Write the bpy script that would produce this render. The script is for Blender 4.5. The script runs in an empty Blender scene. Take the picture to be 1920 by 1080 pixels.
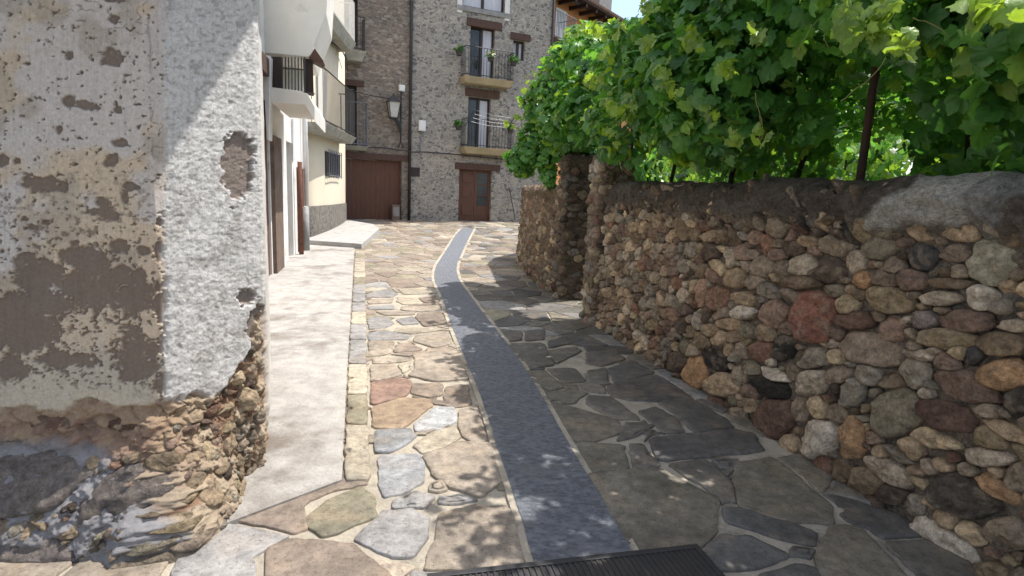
import bpy, bmesh, math, random
import numpy as np
from mathutils import Vector, Matrix
from math import radians as R

# ------------------------------------------------------------------ camera
FPX = 1050.0; PITCH = R(9.6); ROLL = R(2.5); CH = 1.5
_f = np.array([0, math.cos(PITCH), -math.sin(PITCH)])
_r0 = np.array([1.0, 0, 0]); _u0 = np.array([0, math.sin(PITCH), math.cos(PITCH)])
_r = math.cos(ROLL)*_r0 + math.sin(ROLL)*_u0
_u = -math.sin(ROLL)*_r0 + math.cos(ROLL)*_u0
CL = np.array([0, 0, CH])
scene = bpy.context.scene
COL = scene.collection
cd = bpy.data.cameras.new('camera'); cam = bpy.data.objects.new('camera', cd); COL.objects.link(cam)
cd.sensor_width = 36; cd.lens = FPX/1920*36; cd.clip_start = 0.05; cd.clip_end = 600
m = Matrix([[_r[0], _u[0], -_f[0]], [_r[1], _u[1], -_f[1]], [_r[2], _u[2], -_f[2]]]).to_4x4()
m.translation = Vector(CL); cam.matrix_world = m
scene.camera = cam

# ------------------------------------------------------------------ light
SAZ = 30.0; SEL = 64.0            # sun: degrees from +X towards +Y, and above the horizon
sv = np.array([math.cos(R(SEL))*math.cos(R(SAZ)), math.cos(R(SEL))*math.sin(R(SAZ)), math.sin(R(SEL))])
w = bpy.data.worlds.new('World'); scene.world = w; w.use_nodes = True
nt = w.node_tree; bg = nt.nodes['Background']; bg.inputs['Strength'].default_value = 0.15
sky = nt.nodes.new('ShaderNodeTexSky'); sky.sky_type = 'NISHITA'; sky.sun_disc = False
sky.sun_elevation = R(SEL); sky.sun_rotation = R(90-SAZ); sky.air_density = 1.0; sky.dust_density = 2.0
tc = nt.nodes.new('ShaderNodeTexCoord'); nz = nt.nodes.new('ShaderNodeTexNoise')
nz.inputs['Scale'].default_value = 2.6; nz.inputs['Detail'].default_value = 8; nz.inputs['Roughness'].default_value = .55
rp = nt.nodes.new('ShaderNodeValToRGB'); rp.color_ramp.elements[0].position = .46; rp.color_ramp.elements[1].position = .62
mx = nt.nodes.new('ShaderNodeMix'); mx.data_type = 'RGBA'
mx.inputs['B'].default_value = (5.4, 5.6, 6.0, 1)
nt.links.new(tc.outputs['Generated'], nz.inputs['Vector']); nt.links.new(nz.outputs['Fac'], rp.inputs['Fac'])
nt.links.new(rp.outputs['Color'], mx.inputs['Factor']); nt.links.new(sky.outputs['Color'], mx.inputs['A'])
nt.links.new(mx.outputs['Result'], bg.inputs['Color'])
sd = bpy.data.lights.new('sun', 'SUN'); sd.energy = 3.35; sd.angle = R(.53); sd.color = (1, .955, .89)
so = bpy.data.objects.new('sun', sd); COL.objects.link(so)
so.rotation_euler = Vector(sv).to_track_quat('Z', 'Y').to_euler()
scene.view_settings.view_transform = 'Standard'; scene.view_settings.look = 'None'
scene.view_settings.gamma = 1; scene.view_settings.exposure = 0.86
scene.cycles.max_bounces = 8

# ------------------------------------------------------------------ picture <-> place
rng = np.random.default_rng(7); random.seed(7)
def ray(px, py):
    d = _f + (px-960)/FPX*_r - (py-540)/FPX*_u
    return d
def zg(Y):                         # the street is level, then climbs a little towards the far house
    t = np.clip((np.asarray(Y, float)-13.0)/9.0, 0, 1)
    return .36*t*t*(3-2*t)
def G(px, py, z=0.0):
    d = ray(px, py); t = (z-CH)/d[2] if d[2] < -1e-6 else 60
    for _ in range(25):
        tt = (float(zg(d[1]*t))+z-CH)/d[2]
        t = .5*t+.5*tt
    p = CL+d*t
    return p
def D(px, py, Y):                  # point seen at px,py with world Y
    d = ray(px, py); return CL+d*(Y/d[1])
def proj(P):
    q = np.asarray(P, float)-CL
    z = np.maximum(q@_f, .05)
    return 960+FPX*(q@_r)/z, 540-FPX*(q@_u)/z

# ------------------------------------------------------------------ noise
def lat(seed):
    return np.random.default_rng(seed).random((256, 256))
def vn(x, y, seed=0):
    g = lat(seed); x = np.asarray(x, float); y = np.asarray(y, float)
    xi = np.floor(x).astype(int); yi = np.floor(y).astype(int); fx = x-xi; fy = y-yi
    fx = fx*fx*(3-2*fx); fy = fy*fy*(3-2*fy); xi &= 255; yi &= 255; x1 = (xi+1) & 255; y1 = (yi+1) & 255
    return (g[xi, yi]*(1-fx)+g[x1, yi]*fx)*(1-fy)+(g[xi, y1]*(1-fx)+g[x1, y1]*fx)*fy
def fbm(x, y, seed=0, o=4, gain=.5):
    s = 0; a = 1; t = 0; k = 1
    for i in range(o):
        s = s+a*vn(np.asarray(x)*k+i*17.3, np.asarray(y)*k+i*9.1, seed+i); t += a; a *= gain; k *= 2.03
    return s/t
def sm(a, b, x):
    t = np.clip((x-a)/(b-a), 0, 1); return t*t*(3-2*t)
def mixc(c1, c2, t):
    return c1*(1-t[..., None])+np.array(c2)*t[..., None]

# ------------------------------------------------------------------ objects
def tag(o, label=None, cat=None, group=None, kind=None):
    if label: o['label'] = label
    if cat: o['category'] = cat
    if group: o['group'] = group
    if kind: o['kind'] = kind
    return o
def thing(name, label, cat, loc=(0, 0, 0), group=None):
    o = bpy.data.objects.new(name, None); COL.objects.link(o); o.location = Vector(loc)
    o.empty_display_size = .2
    return tag(o, label, cat, group)
def fmesh(name, V, F, mat, parent=None, col=None, smooth=False):
    """numpy vertices; faces as an (n,k) array or list of lists; world coordinates"""
    V = np.asarray(V, float).copy()
    me = bpy.data.meshes.new(name)
    org = np.zeros(3)
    if parent is not None:
        q = parent
        while q is not None: org = org+np.array(q.location); q = q.parent
    V -= org
    if isinstance(F, np.ndarray):
        n, k = F.shape
        me.vertices.add(len(V)); me.vertices.foreach_set('co', V.ravel())
        me.loops.add(n*k); me.loops.foreach_set('vertex_index', F.astype(np.int32).ravel())
        me.polygons.add(n); me.polygons.foreach_set('loop_start', np.arange(0, n*k, k, dtype=np.int32))
        me.polygons.foreach_set('loop_total', np.full(n, k, np.int32))
        me.update(calc_edges=True)
    else:
        me.from_pydata(V.tolist(), [], F); me.update()
    if col is not None:
        a = me.color_attributes.new('Col', 'FLOAT_COLOR', 'POINT')
        c = np.ones((len(V), 4)); c[:, :3] = col; a.data.foreach_set('color', c.ravel())
    if smooth: me.polygons.foreach_set('use_smooth', np.ones(len(me.polygons), bool))
    me.materials.append(mat)
    o = bpy.data.objects.new(name, me); COL.objects.link(o)
    if parent is not None: o.parent = parent
    return o
class MB:
    def __init__(s): s.v = []; s.f = []; s.n = 0
    def add(s, V, F):
        s.v.append(np.asarray(V, float)); s.f += [[i+s.n for i in f] for f in F]; s.n += len(V); return s
    def hexa(s, P):               # 8 points: bottom 4 ccw, top 4
        return s.add(P, [[3, 2, 1, 0], [4, 5, 6, 7], [0, 1, 5, 4], [1, 2, 6, 5], [2, 3, 7, 6], [3, 0, 4, 7]])
    def tube(s, pts, r, n=8, r2=None, closed_ends=True):
        pts = [np.asarray(p, float) for p in pts]; k = len(pts); rings = []
        for i, p in enumerate(pts):
            a = pts[max(i-1, 0)]; b = pts[min(i+1, k-1)]; t = b-a; t = t/(np.linalg.norm(t)+1e-9)
            up = np.array([0, 0, 1.]) if abs(t[2]) < .9 else np.array([1., 0, 0])
            x = np.cross(up, t); x /= np.linalg.norm(x); y = np.cross(t, x)
            rr = r if r2 is None else r+(r2-r)*i/(k-1)
            rings += [p+rr*(math.cos(2*math.pi*j/n)*x+math.sin(2*math.pi*j/n)*y) for j in range(n)]
        F = [[i*n+j, i*n+(j+1) % n, (i+1)*n+(j+1) % n, (i+1)*n+j] for i in range(k-1) for j in range(n)]
        if closed_ends: F += [list(range(n))[::-1], [(k-1)*n+j for j in range(n)]]
        return s.add(rings, F)
    def build(s, name, mat, parent=None, bevel=0, smooth=False):
        o = fmesh(name, np.concatenate(s.v), s.f, mat, parent, smooth=smooth)
        if bevel:
            b = o.modifiers.new('b', 'BEVEL'); b.width = bevel; b.segments = 2; b.limit_method = 'ANGLE'
        return o
class Frame:
    """a vertical wall plane: origin O on the ground, e along it, n out of it"""
    def __init__(s, O, e, flip=1):
        s.O = np.array([O[0], O[1], 0.]); e = np.array([e[0], e[1], 0.]); s.e = e/np.linalg.norm(e)
        s.n = flip*np.array([s.e[1], -s.e[0], 0])
    def p(s, u, z, d=0): return s.O+s.e*u+s.n*d+np.array([0, 0, z])
    def at(s, px, py, d=0):
        r = ray(px, py); o = s.O+s.n*d; t = ((o-CL)@s.n)/(r@s.n); q = CL+r*t
        return (q-s.O)@s.e, q[2]
    def rect(s, x0, y0, x1, y1, d=0):
        xm = (x0+x1)/2; ym = (y0+y1)/2
        u0 = s.at(x0, ym, d)[0]; u1 = s.at(x1, ym, d)[0]; z0 = s.at(xm, y1, d)[1]; z1 = s.at(xm, y0, d)[1]
        return min(u0, u1), max(u0, u1), min(z0, z1), max(z0, z1)
    def box(s, mb, u0, u1, z0, z1, d0, d1):
        return mb.hexa([s.p(u0, z0, d1), s.p(u1, z0, d1), s.p(u1, z0, d0), s.p(u0, z0, d0),
                        s.p(u0, z1, d1), s.p(u1, z1, d1), s.p(u1, z1, d0), s.p(u0, z1, d0)])
    def wall(s, u0, u1, z0, z1, holes, depth, name, mat, parent):
        us = sorted({u0, u1, *[h[0] for h in holes], *[h[1] for h in holes]}); us = [u for u in us if u0 <= u <= u1]
        zs = sorted({z0, z1, *[h[2] for h in holes], *[h[3] for h in holes]}); zs = [z for z in zs if z0 <= z <= z1]
        mb = MB()
        for a, b in zip(us[:-1], us[1:]):
            for c, d in zip(zs[:-1], zs[1:]):
                um = (a+b)/2; zm = (c+d)/2
                if any(h[0] < um < h[1] and h[2] < zm < h[3] for h in holes): continue
                mb.add([s.p(a, c), s.p(b, c), s.p(b, d), s.p(a, d)], [[0, 1, 2, 3]])
        for h in holes:
            a, b, c, d = h[0], h[1], max(h[2], z0), min(h[3], z1)
            q = [s.p(a, c), s.p(b, c), s.p(b, d), s.p(a, d)]; k = [x-s.n*depth for x in q]
            for i in range(4):
                j = (i+1) % 4; mb.add([q[i], q[j], k[j], k[i]], [[3, 2, 1, 0]])
        return mb.build(name, mat, parent)

# ------------------------------------------------------------------ materials
def newmat(name):
    mt = bpy.data.materials.new(name); mt.use_nodes = True
    t = mt.node_tree; b = t.nodes['Principled BSDF']; return mt, t, b
def nd(t, typ, **kw):
    n = t.nodes.new(typ)
    for k, v in kw.items():
        if k in n.inputs: n.inputs[k].default_value = v
        else: setattr(n, k, v)
    return n
def coords(t, scale=(1, 1, 1)):
    tc = t.nodes.new('ShaderNodeTexCoord'); mp = t.nodes.new('ShaderNodeMapping'); mp.inputs['Scale'].default_value = scale
    t.links.new(tc.outputs['Object'], mp.inputs['Vector']); return mp.outputs['Vector']
def noise_fac(t, vec, scale, detail=5, rough=.6, lo=.35, hi=.65):
    n = nd(t, 'ShaderNodeTexNoise', Scale=scale, Detail=detail, Roughness=rough); t.links.new(vec, n.inputs['Vector'])
    r = nd(t, 'ShaderNodeMapRange'); r.inputs['From Min'].default_value = lo; r.inputs['From Max'].default_value = hi
    t.links.new(n.outputs['Fac'], r.inputs['Value']); return r.outputs['Result'], n.outputs['Fac']
def mix(t, a, b, fac, mode='MIX'):
    mxn = t.nodes.new('ShaderNodeMix'); mxn.data_type = 'RGBA'; mxn.blend_type = mode
    for key, v in (('A', a), ('B', b), ('Factor', fac)):
        i = mxn.inputs[key] if key != 'Factor' else mxn.inputs[0]
        if isinstance(v, (tuple, float, int)): i.default_value = v if not isinstance(v, tuple) else (*v[:3], 1)
        else: t.links.new(v, i)
    return mxn.outputs['Result']
def bump(t, b, h, strength, dist):
    bp = nd(t, 'ShaderNodeBump', Strength=strength, Distance=dist); t.links.new(h, bp.inputs['Height'])
    t.links.new(bp.outputs['Normal'], b.inputs['Normal']); return bp
def plain(name, c1, c2=None, scale=3, rough=.85, bs=.3, bd=.01, bscale=None, stretch=(1, 1, 1), metal=0, lo=.35, hi=.65, third=None):
    mt, t, b = newmat(name); v = coords(t, stretch); c2 = c2 or tuple(x*.75 for x in c1)
    f, raw = noise_fac(t, v, scale, 7, .65, lo, hi); c = mix(t, c1, c2, f)
    if third:
        f3, _ = noise_fac(t, v, third[1], 8, .7, third[2], third[3]); c = mix(t, c, third[0], f3)
    t.links.new(c, b.inputs['Base Color']); b.inputs['Roughness'].default_value = rough; b.inputs['Metallic'].default_value = metal
    _, r2 = noise_fac(t, v, bscale or scale*8, 6, .7); bump(t, b, r2, bs, bd); return mt
def attr(name, rough=.9, nscale=30, var=.35, bs=.5, bd=.01, bscale=60, spec=.3, crack=0):
    mt, t, b = newmat(name); v = coords(t); a = t.nodes.new('ShaderNodeAttribute'); a.attribute_name = 'Col'
    f, raw = noise_fac(t, v, nscale, 12, .8, .38, .62); dark = mix(t, a.outputs['Color'], (1-var, 1-var, 1-var), 1.0, 'MULTIPLY')
    lite = mix(t, a.outputs['Color'], (1+var*.6, 1+var*.6, 1+var*.6), 1.0, 'MULTIPLY'); c = mix(t, dark, lite, f)
    g, _ = noise_fac(t, v, nscale*5, 6, .7, .56, .66); c = mix(t, c, mix(t, c, (.45, .42, .40), 1.0, 'MULTIPLY'), g)
    _, r2 = noise_fac(t, v, bscale, 10, .8); h = r2
    if crack:
        vo = nd(t, 'ShaderNodeTexVoronoi', Scale=crack); vo.feature = 'F1'; wv = nd(t, 'ShaderNodeVectorMath', operation='MULTIPLY_ADD'); wv.inputs[1].default_value = (.06, .06, .06)
        nc = nd(t, 'ShaderNodeTexNoise', Scale=crack*.7, Detail=4); t.links.new(v, nc.inputs['Vector']); t.links.new(nc.outputs['Color'], wv.inputs[0]); t.links.new(v, wv.inputs[2]); t.links.new(wv.outputs[0], vo.inputs['Vector'])
        ad = nd(t, 'ShaderNodeMath', operation='MULTIPLY_ADD'); ad.inputs[1].default_value = .8; t.links.new(vo.outputs['Distance'], ad.inputs[0]); t.links.new(r2, ad.inputs[2]); h = ad.outputs[0]
    t.links.new(c, b.inputs['Base Color']); b.inputs['Roughness'].default_value = rough; b.inputs['Specular IOR Level'].default_value = spec
    bump(t, b, h, bs, bd); return mt
def masonry(name, cols, mortar, scale, edge=.06, stretch=(1, 1, 1.8)):
    mt, t, b = newmat(name); v0 = coords(t, stretch)
    n = nd(t, 'ShaderNodeTexNoise', Scale=3.5, Detail=3); t.links.new(v0, n.inputs['Vector'])
    ad = nd(t, 'ShaderNodeVectorMath', operation='MULTIPLY_ADD'); ad.inputs[1].default_value = (.3, .3, .3)
    t.links.new(n.outputs['Color'], ad.inputs[0]); t.links.new(v0, ad.inputs[2]); v = ad.outputs[0]
    vo = nd(t, 'ShaderNodeTexVoronoi', Scale=scale); vo.feature = 'F1'; vo.inputs['Randomness'].default_value = 1; t.links.new(v, vo.inputs['Vector'])
    ve = nd(t, 'ShaderNodeTexVoronoi', Scale=scale); ve.feature = 'DISTANCE_TO_EDGE'; t.links.new(v, ve.inputs['Vector'])
    cr = nd(t, 'ShaderNodeValToRGB'); cr.color_ramp.interpolation = 'CONSTANT'
    sx = nd(t, 'ShaderNodeSeparateColor'); t.links.new(vo.outputs['Color'], sx.inputs['Color']); t.links.new(sx.outputs['Red'], cr.inputs['Fac'])
    els = cr.color_ramp.elements; els[0].color = (*cols[0], 1); els[0].position = 0; els[1].color = (*cols[1], 1); els[1].position = 1/len(cols)
    for i, c in enumerate(cols[2:]): e = els.new((i+2)/len(cols)); e.color = (*c, 1)
    g = nd(t, 'ShaderNodeMapRange'); g.inputs['From Min'].default_value = edge*.5; g.inputs['From Max'].default_value = edge*1.8
    t.links.new(ve.outputs['Distance'], g.inputs['Value'])
    f, raw = noise_fac(t, v0, 40, 6, .7); f2, _ = noise_fac(t, v0, .5, 4, .6)
    c = mix(t, mix(t, cr.outputs['Color'], (.6, .6, .6), 1.0, 'MULTIPLY'), cr.outputs['Color'], f)
    c = mix(t, mortar, c, g.outputs['Result'])
    c = mix(t, c, mix(t, c, (1.2, 1.15, 1.1), 1.0, 'MULTIPLY'), f2)
    t.links.new(c, b.inputs['Base Color']); b.inputs['Roughness'].default_value = .92
    hh = nd(t, 'ShaderNodeMath', operation='MULTIPLY_ADD'); hh.inputs[1].default_value = .25; t.links.new(raw, hh.inputs[0]); t.links.new(g.outputs['Result'], hh.inputs[2])
    bump(t, b, hh.outputs[0], .8, .03); return mt
def wood(name, c1, c2, plank=7.0, axis=0, rough=.6):
    mt, t, b = newmat(name); v = coords(t)
    st = coords(t, (14, 14, 1.2)); f, raw = noise_fac(t, st, 2.2, 8, .7); c = mix(t, c1, c2, f)
    t.links.new(c, b.inputs['Base Color']); b.inputs['Roughness'].default_value = rough; bump(t, b, raw, .4, .006); return mt
M = {}
M['iron'] = plain('iron', (.018, .018, .022), (.035, .032, .03), 20, .55, .3, .002)
M['iron_grey'] = plain('iron_grey', (.2, .22, .26), (.13, .14, .16), 12, .6, .2, .002)
M['rust'] = plain('rust', (.17, .06, .03), (.08, .04, .03), 14, .85, .6, .004)
M['rust_post'] = plain('rust_post', (.035, .022, .018), (.07, .03, .02), 14, .85, .6, .004)
M['wood_door'] = wood('wood_door', (.13, .052, .027), (.07, .03, .017))
M['garage_wood'] = wood('garage_wood', (.14, .052, .026), (.075, .028, .015))
M['beam'] = wood('beam', (.1, .05, .035), (.055, .03, .022), rough=.8)
M['dark_wood'] = wood('dark_wood', (.035, .018, .014), (.018, .01, .009))
M['old_wood'] = wood('old_wood', (.16, .075, .045), (.07, .035, .025), rough=.85)
M['glass'] = plain('glass', (.02, .025, .03), (.05, .055, .06), 3, .08, 0, .001)
M['curtain'] = plain('curtain', (.62, .62, .66), (.5, .5, .55), 6, .9, .5, .02, stretch=(3, 3, .3))
M['cream'] = plain('cream', (.69, .665, .61), (.60, .57, .51), 1.2, .92, .35, .01, 25, third=((.38, .33, .27), 1.7, .60, .78))
M['beige'] = plain('beige', (.66, .60, .47), (.6, .53, .41), 1.1, .92, .3, .01, 25, third=((.42, .35, .26), 2.3, .64, .8))
M['white_plaster'] = plain('white_plaster', (.76, .75, .72), (.62, .60, .56), 1.5, .92, .4, .01, 25, third=((.34, .3, .25), 2.2, .56, .75))
M['ochre_slab'] = plain('ochre_slab', (.42, .34, .205), (.31, .255, .16), 3, .9, .3, .01)
M['slab_stone'] = plain('slab_stone', (.36, .35, .3), (.22, .22, .19), 5, .9, .6, .02)
M['plinth'] = plain('plinth', (.20, .18, .155), (.09, .082, .072), 9, .95, 1.0, .08, 9)
M['jamb_stone'] = plain('jamb_stone', (.2, .14, .105), (.12, .085, .065), 4, .9, .7, .02)
M['grey_stone'] = plain('grey_stone', (.3, .29, .28), (.2, .19, .18), 5, .9, .5, .01)
M['orange'] = plain('orange', (.55, .25, .10), (.45, .19, .08), 1.5, .9, .2, .01)
M['tile'] = plain('tile', (.28, .17, .12), (.17, .11, .08), 6, .9, .5, .01)
M['white_paint'] = plain('white_paint', (.75, .75, .74), (.65, .65, .64), 6, .5, .05, .002)
M['lamp_glass'] = plain('lamp_glass', (.5, .5, .48), (.4, .4, .4), 6, .25, .05, .002)
M['pot'] = plain('pot', (.03, .028, .03), (.05, .04, .035), 9, .7, .2, .004)
M['pvc_grey'] = plain('pvc_grey', (.3, .3, .29), (.22, .22, .21), 8, .6, .1, .002)
M['bark'] = plain('bark', (.06, .04, .028), (.025, .018, .013), 20, .95, 1, .02, stretch=(3, 3, 1))
M['concrete'] = plain('concrete', (.46, .44, .41), (.33, .31, .285), 6, .93, .9, .02, 22, third=((.20, .175, .15), 1.2, .50, .64))
M['slab_new'] = plain('slab_new', (.44, .43, .41), (.35, .34, .32), 5, .9, .5, .01, 40, third=((.25, .23, .2), 3, .55, .7))
M['mortar'] = plain('mortar', (.54, .48, .385), (.38, .335, .27), 4.5, .95, .9, .02, 50, third=((.17, .15, .12), 2.0, .52, .66))
M['earth'] = plain('earth', (.13, .1, .07), (.08, .09, .04), 1.5, .95, .8, .04)
M['garden_soil'] = plain('garden_soil', (.06, .08, .03), (.1, .085, .05), 1.5, .95, .8, .04)
M['strip'] = plain('strip', (.29, .31, .35), (.155, .17, .20), 26, .45, 1.0, .06, 22, stretch=(1, 1.7, 1), lo=.42, hi=.6, third=((.30, .29, .27), 1.6, .55, .8))
M['masonry_brown'] = masonry('masonry_brown', [(.25, .20, .17), (.20, .165, .145), (.29, .25, .21), (.22, .18, .15), (.16, .135, .12), (.35, .31, .27)], (.29, .255, .225), 6.5, .05, (1, 1, 2.0))
M['masonry_grey'] = masonry('masonry_grey', [(.28, .27, .26), (.34, .32, .30), (.19, .18, .18), (.38, .36, .33), (.29, .265, .24), (.18, .17, .17), (.42, .39, .35), (.33, .30, .27)], (.40, .37, .325), 6.8, .07, (1, 1, 1.5))
M['stones'] = attr('stones', .88, 30, .50, 1.0, .022, 38, .3, 30)
M['rubble_mortar'] = attr('rubble_mortar', .95, 40, .5, 1.0, .03, 50, .3, 60)
M['flag'] = attr('flag', .62, 14, .42, .6, .010, 22, .4)
M['plaster_old'] = attr('plaster_old', .95, 60, .16, .7, .008, 90)

# leaf material: diffuse + translucent
def leafmat(name):
    mt = bpy.data.materials.new(name); mt.use_nodes = True; t = mt.node_tree; b = t.nodes['Principled BSDF']; out = t.nodes['Material Output']
    a = t.nodes.new('ShaderNodeAttribute'); a.attribute_name = 'Col'; v = coords(t); f, raw = noise_fac(t, v, 25, 3)
    c = mix(t, a.outputs['Color'], mix(t, a.outputs['Color'], (.7, .75, .6), 1.0, 'MULTIPLY'), f)
    t.links.new(c, b.inputs['Base Color']); b.inputs['Roughness'].default_value = .38; b.inputs['Specular IOR Level'].default_value = .5
    tr = t.nodes.new('ShaderNodeBsdfTranslucent'); c2 = mix(t, c, (1.9, 1.75, .75), 1.0, 'MULTIPLY'); t.links.new(c2, tr.inputs['Color'])
    ms = t.nodes.new('ShaderNodeMixShader'); ms.inputs[0].default_value = .42
    t.links.new(b.outputs[0], ms.inputs[1]); t.links.new(tr.outputs[0], ms.inputs[2]); t.links.new(ms.outputs[0], out.inputs['Surface'])
    bump(t, b, raw, .3, .01); return mt
M['leaf'] = leafmat('leaf'); M['tendril'] = plain('tendril', (.22, .28, .08), (.25, .2, .08), 8, .6, .1, .001)

# ================================================================== GROUND
def polar_grid(x0, x1, nx, y0, y1, ny, zfun):
    X, Y = np.meshgrid(np.linspace(x0, x1, nx), np.linspace(y0, y1, ny)); Z = zfun(X, Y)
    V = np.stack([X, Y, Z], -1).reshape(-1, 3); i = np.arange(nx*ny).reshape(ny, nx)
    F = np.stack([i[:-1, :-1], i[:-1, 1:], i[1:, 1:], i[1:, :-1]], -1).reshape(-1, 4); return V, F
V, F = polar_grid(-250, 250, 3, -250, 300, 276, lambda X, Y: zg(Y)-.03)
tag(fmesh('ground', V, F, M['earth']), kind='structure')
V, F = polar_grid(-7, 5, 121, -2, 27, 290, lambda X, Y: zg(Y)-.004+.008*(fbm(X*5, Y*5, 3)-.5))
tag(fmesh('street', V, F, M['mortar'], smooth=True), kind='structure')

# --- flagstones
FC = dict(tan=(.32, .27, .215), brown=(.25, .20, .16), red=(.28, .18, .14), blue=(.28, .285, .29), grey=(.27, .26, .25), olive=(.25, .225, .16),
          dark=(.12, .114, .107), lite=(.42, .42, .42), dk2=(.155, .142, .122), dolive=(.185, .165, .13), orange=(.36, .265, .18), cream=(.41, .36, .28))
fl_v = []; fl_f = []; fl_c = []; fl_n = 0
def flagstone(P2, col, inset=0.0, zoff=.008):
    """P2: (n,2) polygon on the ground"""
    global fl_n
    P = np.asarray(P2, float); c = P.mean(0)
    ar = .5*np.sum(P[:, 0]*np.roll(P[:, 1], -1)-P[:, 1]*np.roll(P[:, 0], -1))
    if ar < 0: P = P[::-1]
    if abs(ar) < .004: return
    if inset:
        d = P-c; L = np.linalg.norm(d, axis=1, keepdims=True); P = c+d*np.maximum(1-inset/np.maximum(L, .02), .3)
    Q = []
    for i in range(len(P)):        # cut corners, subdivide
        a = P[i]; b = P[(i+1) % len(P)]; Q += [a*.92+b*.08, a*.5+b*.5, a*.08+b*.92]
    Q = np.array(Q); R2 = []
    for i in range(len(Q)):
        a = Q[i]; b = Q[(i+1) % len(Q)]; k = max(1, int(np.linalg.norm(b-a)/.03)); R2 += [a+(b-a)*j/k for j in range(k)]
    Q = np.array(R2); nx = fbm(Q[:, 0]*14, Q[:, 1]*14, 31, 3)-.5; ny = fbm(Q[:, 0]*14+50, Q[:, 1]*14, 32, 3)-.5
    Q = Q+np.stack([nx, ny], 1)*.03
    n = len(Q); tilt = rng.normal(0, .004, 2); rings = []
    for k, (ins, h) in enumerate([(0, -.012), (.0015, .7), (.005, 1.0), (.03, 1.05)]):
        d = Q-c; L = np.linalg.norm(d, axis=1, keepdims=True); q = c+d*np.maximum(1-ins/np.maximum(L, .02), .2)
        z = zg(q[:, 1])+(zoff*h if k else -.012)+(q-c)@tilt*(1 if k else 0)
        if k: z = z+.003*(fbm(q[:, 0]*9, q[:, 1]*9, 35, 3)-.5)
        rings.append(np.column_stack([q, z]))
    for fr in (.6, .3):
        q = c+(Q-c)*fr; z = zg(q[:, 1])+zoff*1.1+(q-c)@tilt+.006*(fbm(q[:, 0]*9, q[:, 1]*9, 35, 3)-.5); rings.append(np.column_stack([q, z]))
    V = np.concatenate(rings+[[[c[0], c[1], float(zg(c[1]))+zoff*1.1]]]); K = len(rings)
    F = []
    for k in range(K-1):
        i = np.arange(n); j = (i+1) % n
        F.append(np.stack([k*n+i, k*n+j, (k+1)*n+j], 1)); F.append(np.stack([k*n+i, (k+1)*n+j, (k+1)*n+i], 1))
    i = np.arange(n); F.append(np.stack([(K-1)*n+i, (K-1)*n+(i+1) % n, np.full(n, K*n)], 1))
    F = np.concatenate(F)+fl_n
    base = np.array(col); v2 = fbm(V[:, 0]*4+c[0]*7, V[:, 1]*4, 41, 4)[:, None]; v3 = fbm(V[:, 0]*7, V[:, 1]*9+c[1]*5, 45, 4)[:, None]
    v4 = fbm(V[:, 0]*2.2+c[1]*9, V[:, 1]*2.6, 47, 3)[:, None]; C = base*(.42+.76*v2+.4*v4); C = C+np.clip(v3-.5, 0, 1)*.35*(np.array([.5, .36, .22])-C)*2
    fl_v.append(V); fl_f.append(F); fl_c.append(C); fl_n += len(V)
TR = []
def tr(org, s, pts, col): TR.append(([(org[0]+x/s, org[1]+y/s) for x, y in pts], col))
c3 = ((500, 700), 2.743); c2_ = ((500, 400), 2.7); cr_ = ((1100, 640), 2.341)
for pts, col in [
 ([(545,50),(690,28),(745,45),(735,100),(700,125),(545,160)],'red'), ([(755,60),(900,55),(900,115),(830,125),(750,105)],'brown'),
 ([(920,75),(1000,62),(1035,70),(1055,155),(1010,170),(930,165),(915,115)],'brown'), ([(550,178),(700,135),(830,140),(850,170),(760,240),(700,285),(560,280)],'orange'),
 ([(865,180),(960,180),(975,250),(890,290),(775,300),(765,260)],'lite'), ([(985,200),(1080,175),(1130,350),(1060,355),(1000,320)],'tan'),
 ([(560,300),(740,290),(765,325),(700,380),(640,405),(560,410)],'blue'), ([(760,375),(830,315),(965,275),(990,335),(900,390),(800,410)],'cream'),
 ([(580,430),(780,420),(805,480),(800,560),(700,620),(600,635),(575,560)],'blue'), ([(805,430),(1000,362),(1150,372),(1195,500),(1210,555),(1100,630),(960,590),(870,530)],'tan'),
 ([(840,570),(900,550),(935,600),(880,615),(835,605)],'tan'), ([(650,660),(760,612),(860,640),(810,695),(660,695)],'grey'), ([(885,640),(1000,625),(1085,652),(980,675),(890,670)],'grey'),
 ([(215,745),(300,670),(480,590),(550,650),(555,740),(420,800),(300,840),(225,790)],'olive'), ([(460,860),(600,720),(740,710),(830,750),(820,850),(740,940),(650,940),(520,890)],'grey'),
 ([(890,740),(1060,690),(1230,700),(1330,880),(1310,980),(1000,1005),(830,1002),(840,930),(880,850)],'tan'), ([(20,910),(150,860),(340,880),(440,890),(520,960),(620,1040),(640,1150),(20,1150)],'brown'),
 ([(740,1025),(960,1035),(960,1150),(720,1150)],'grey'),
 ([(1430,155),(1500,160),(1800,250),(1810,300),(1680,345),(1540,340),(1470,240)],'dolive'), ([(1565,362),(1830,377),(1855,500),(1650,508)],'dolive')]:
    tr(*c3, pts, FC[col])
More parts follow.
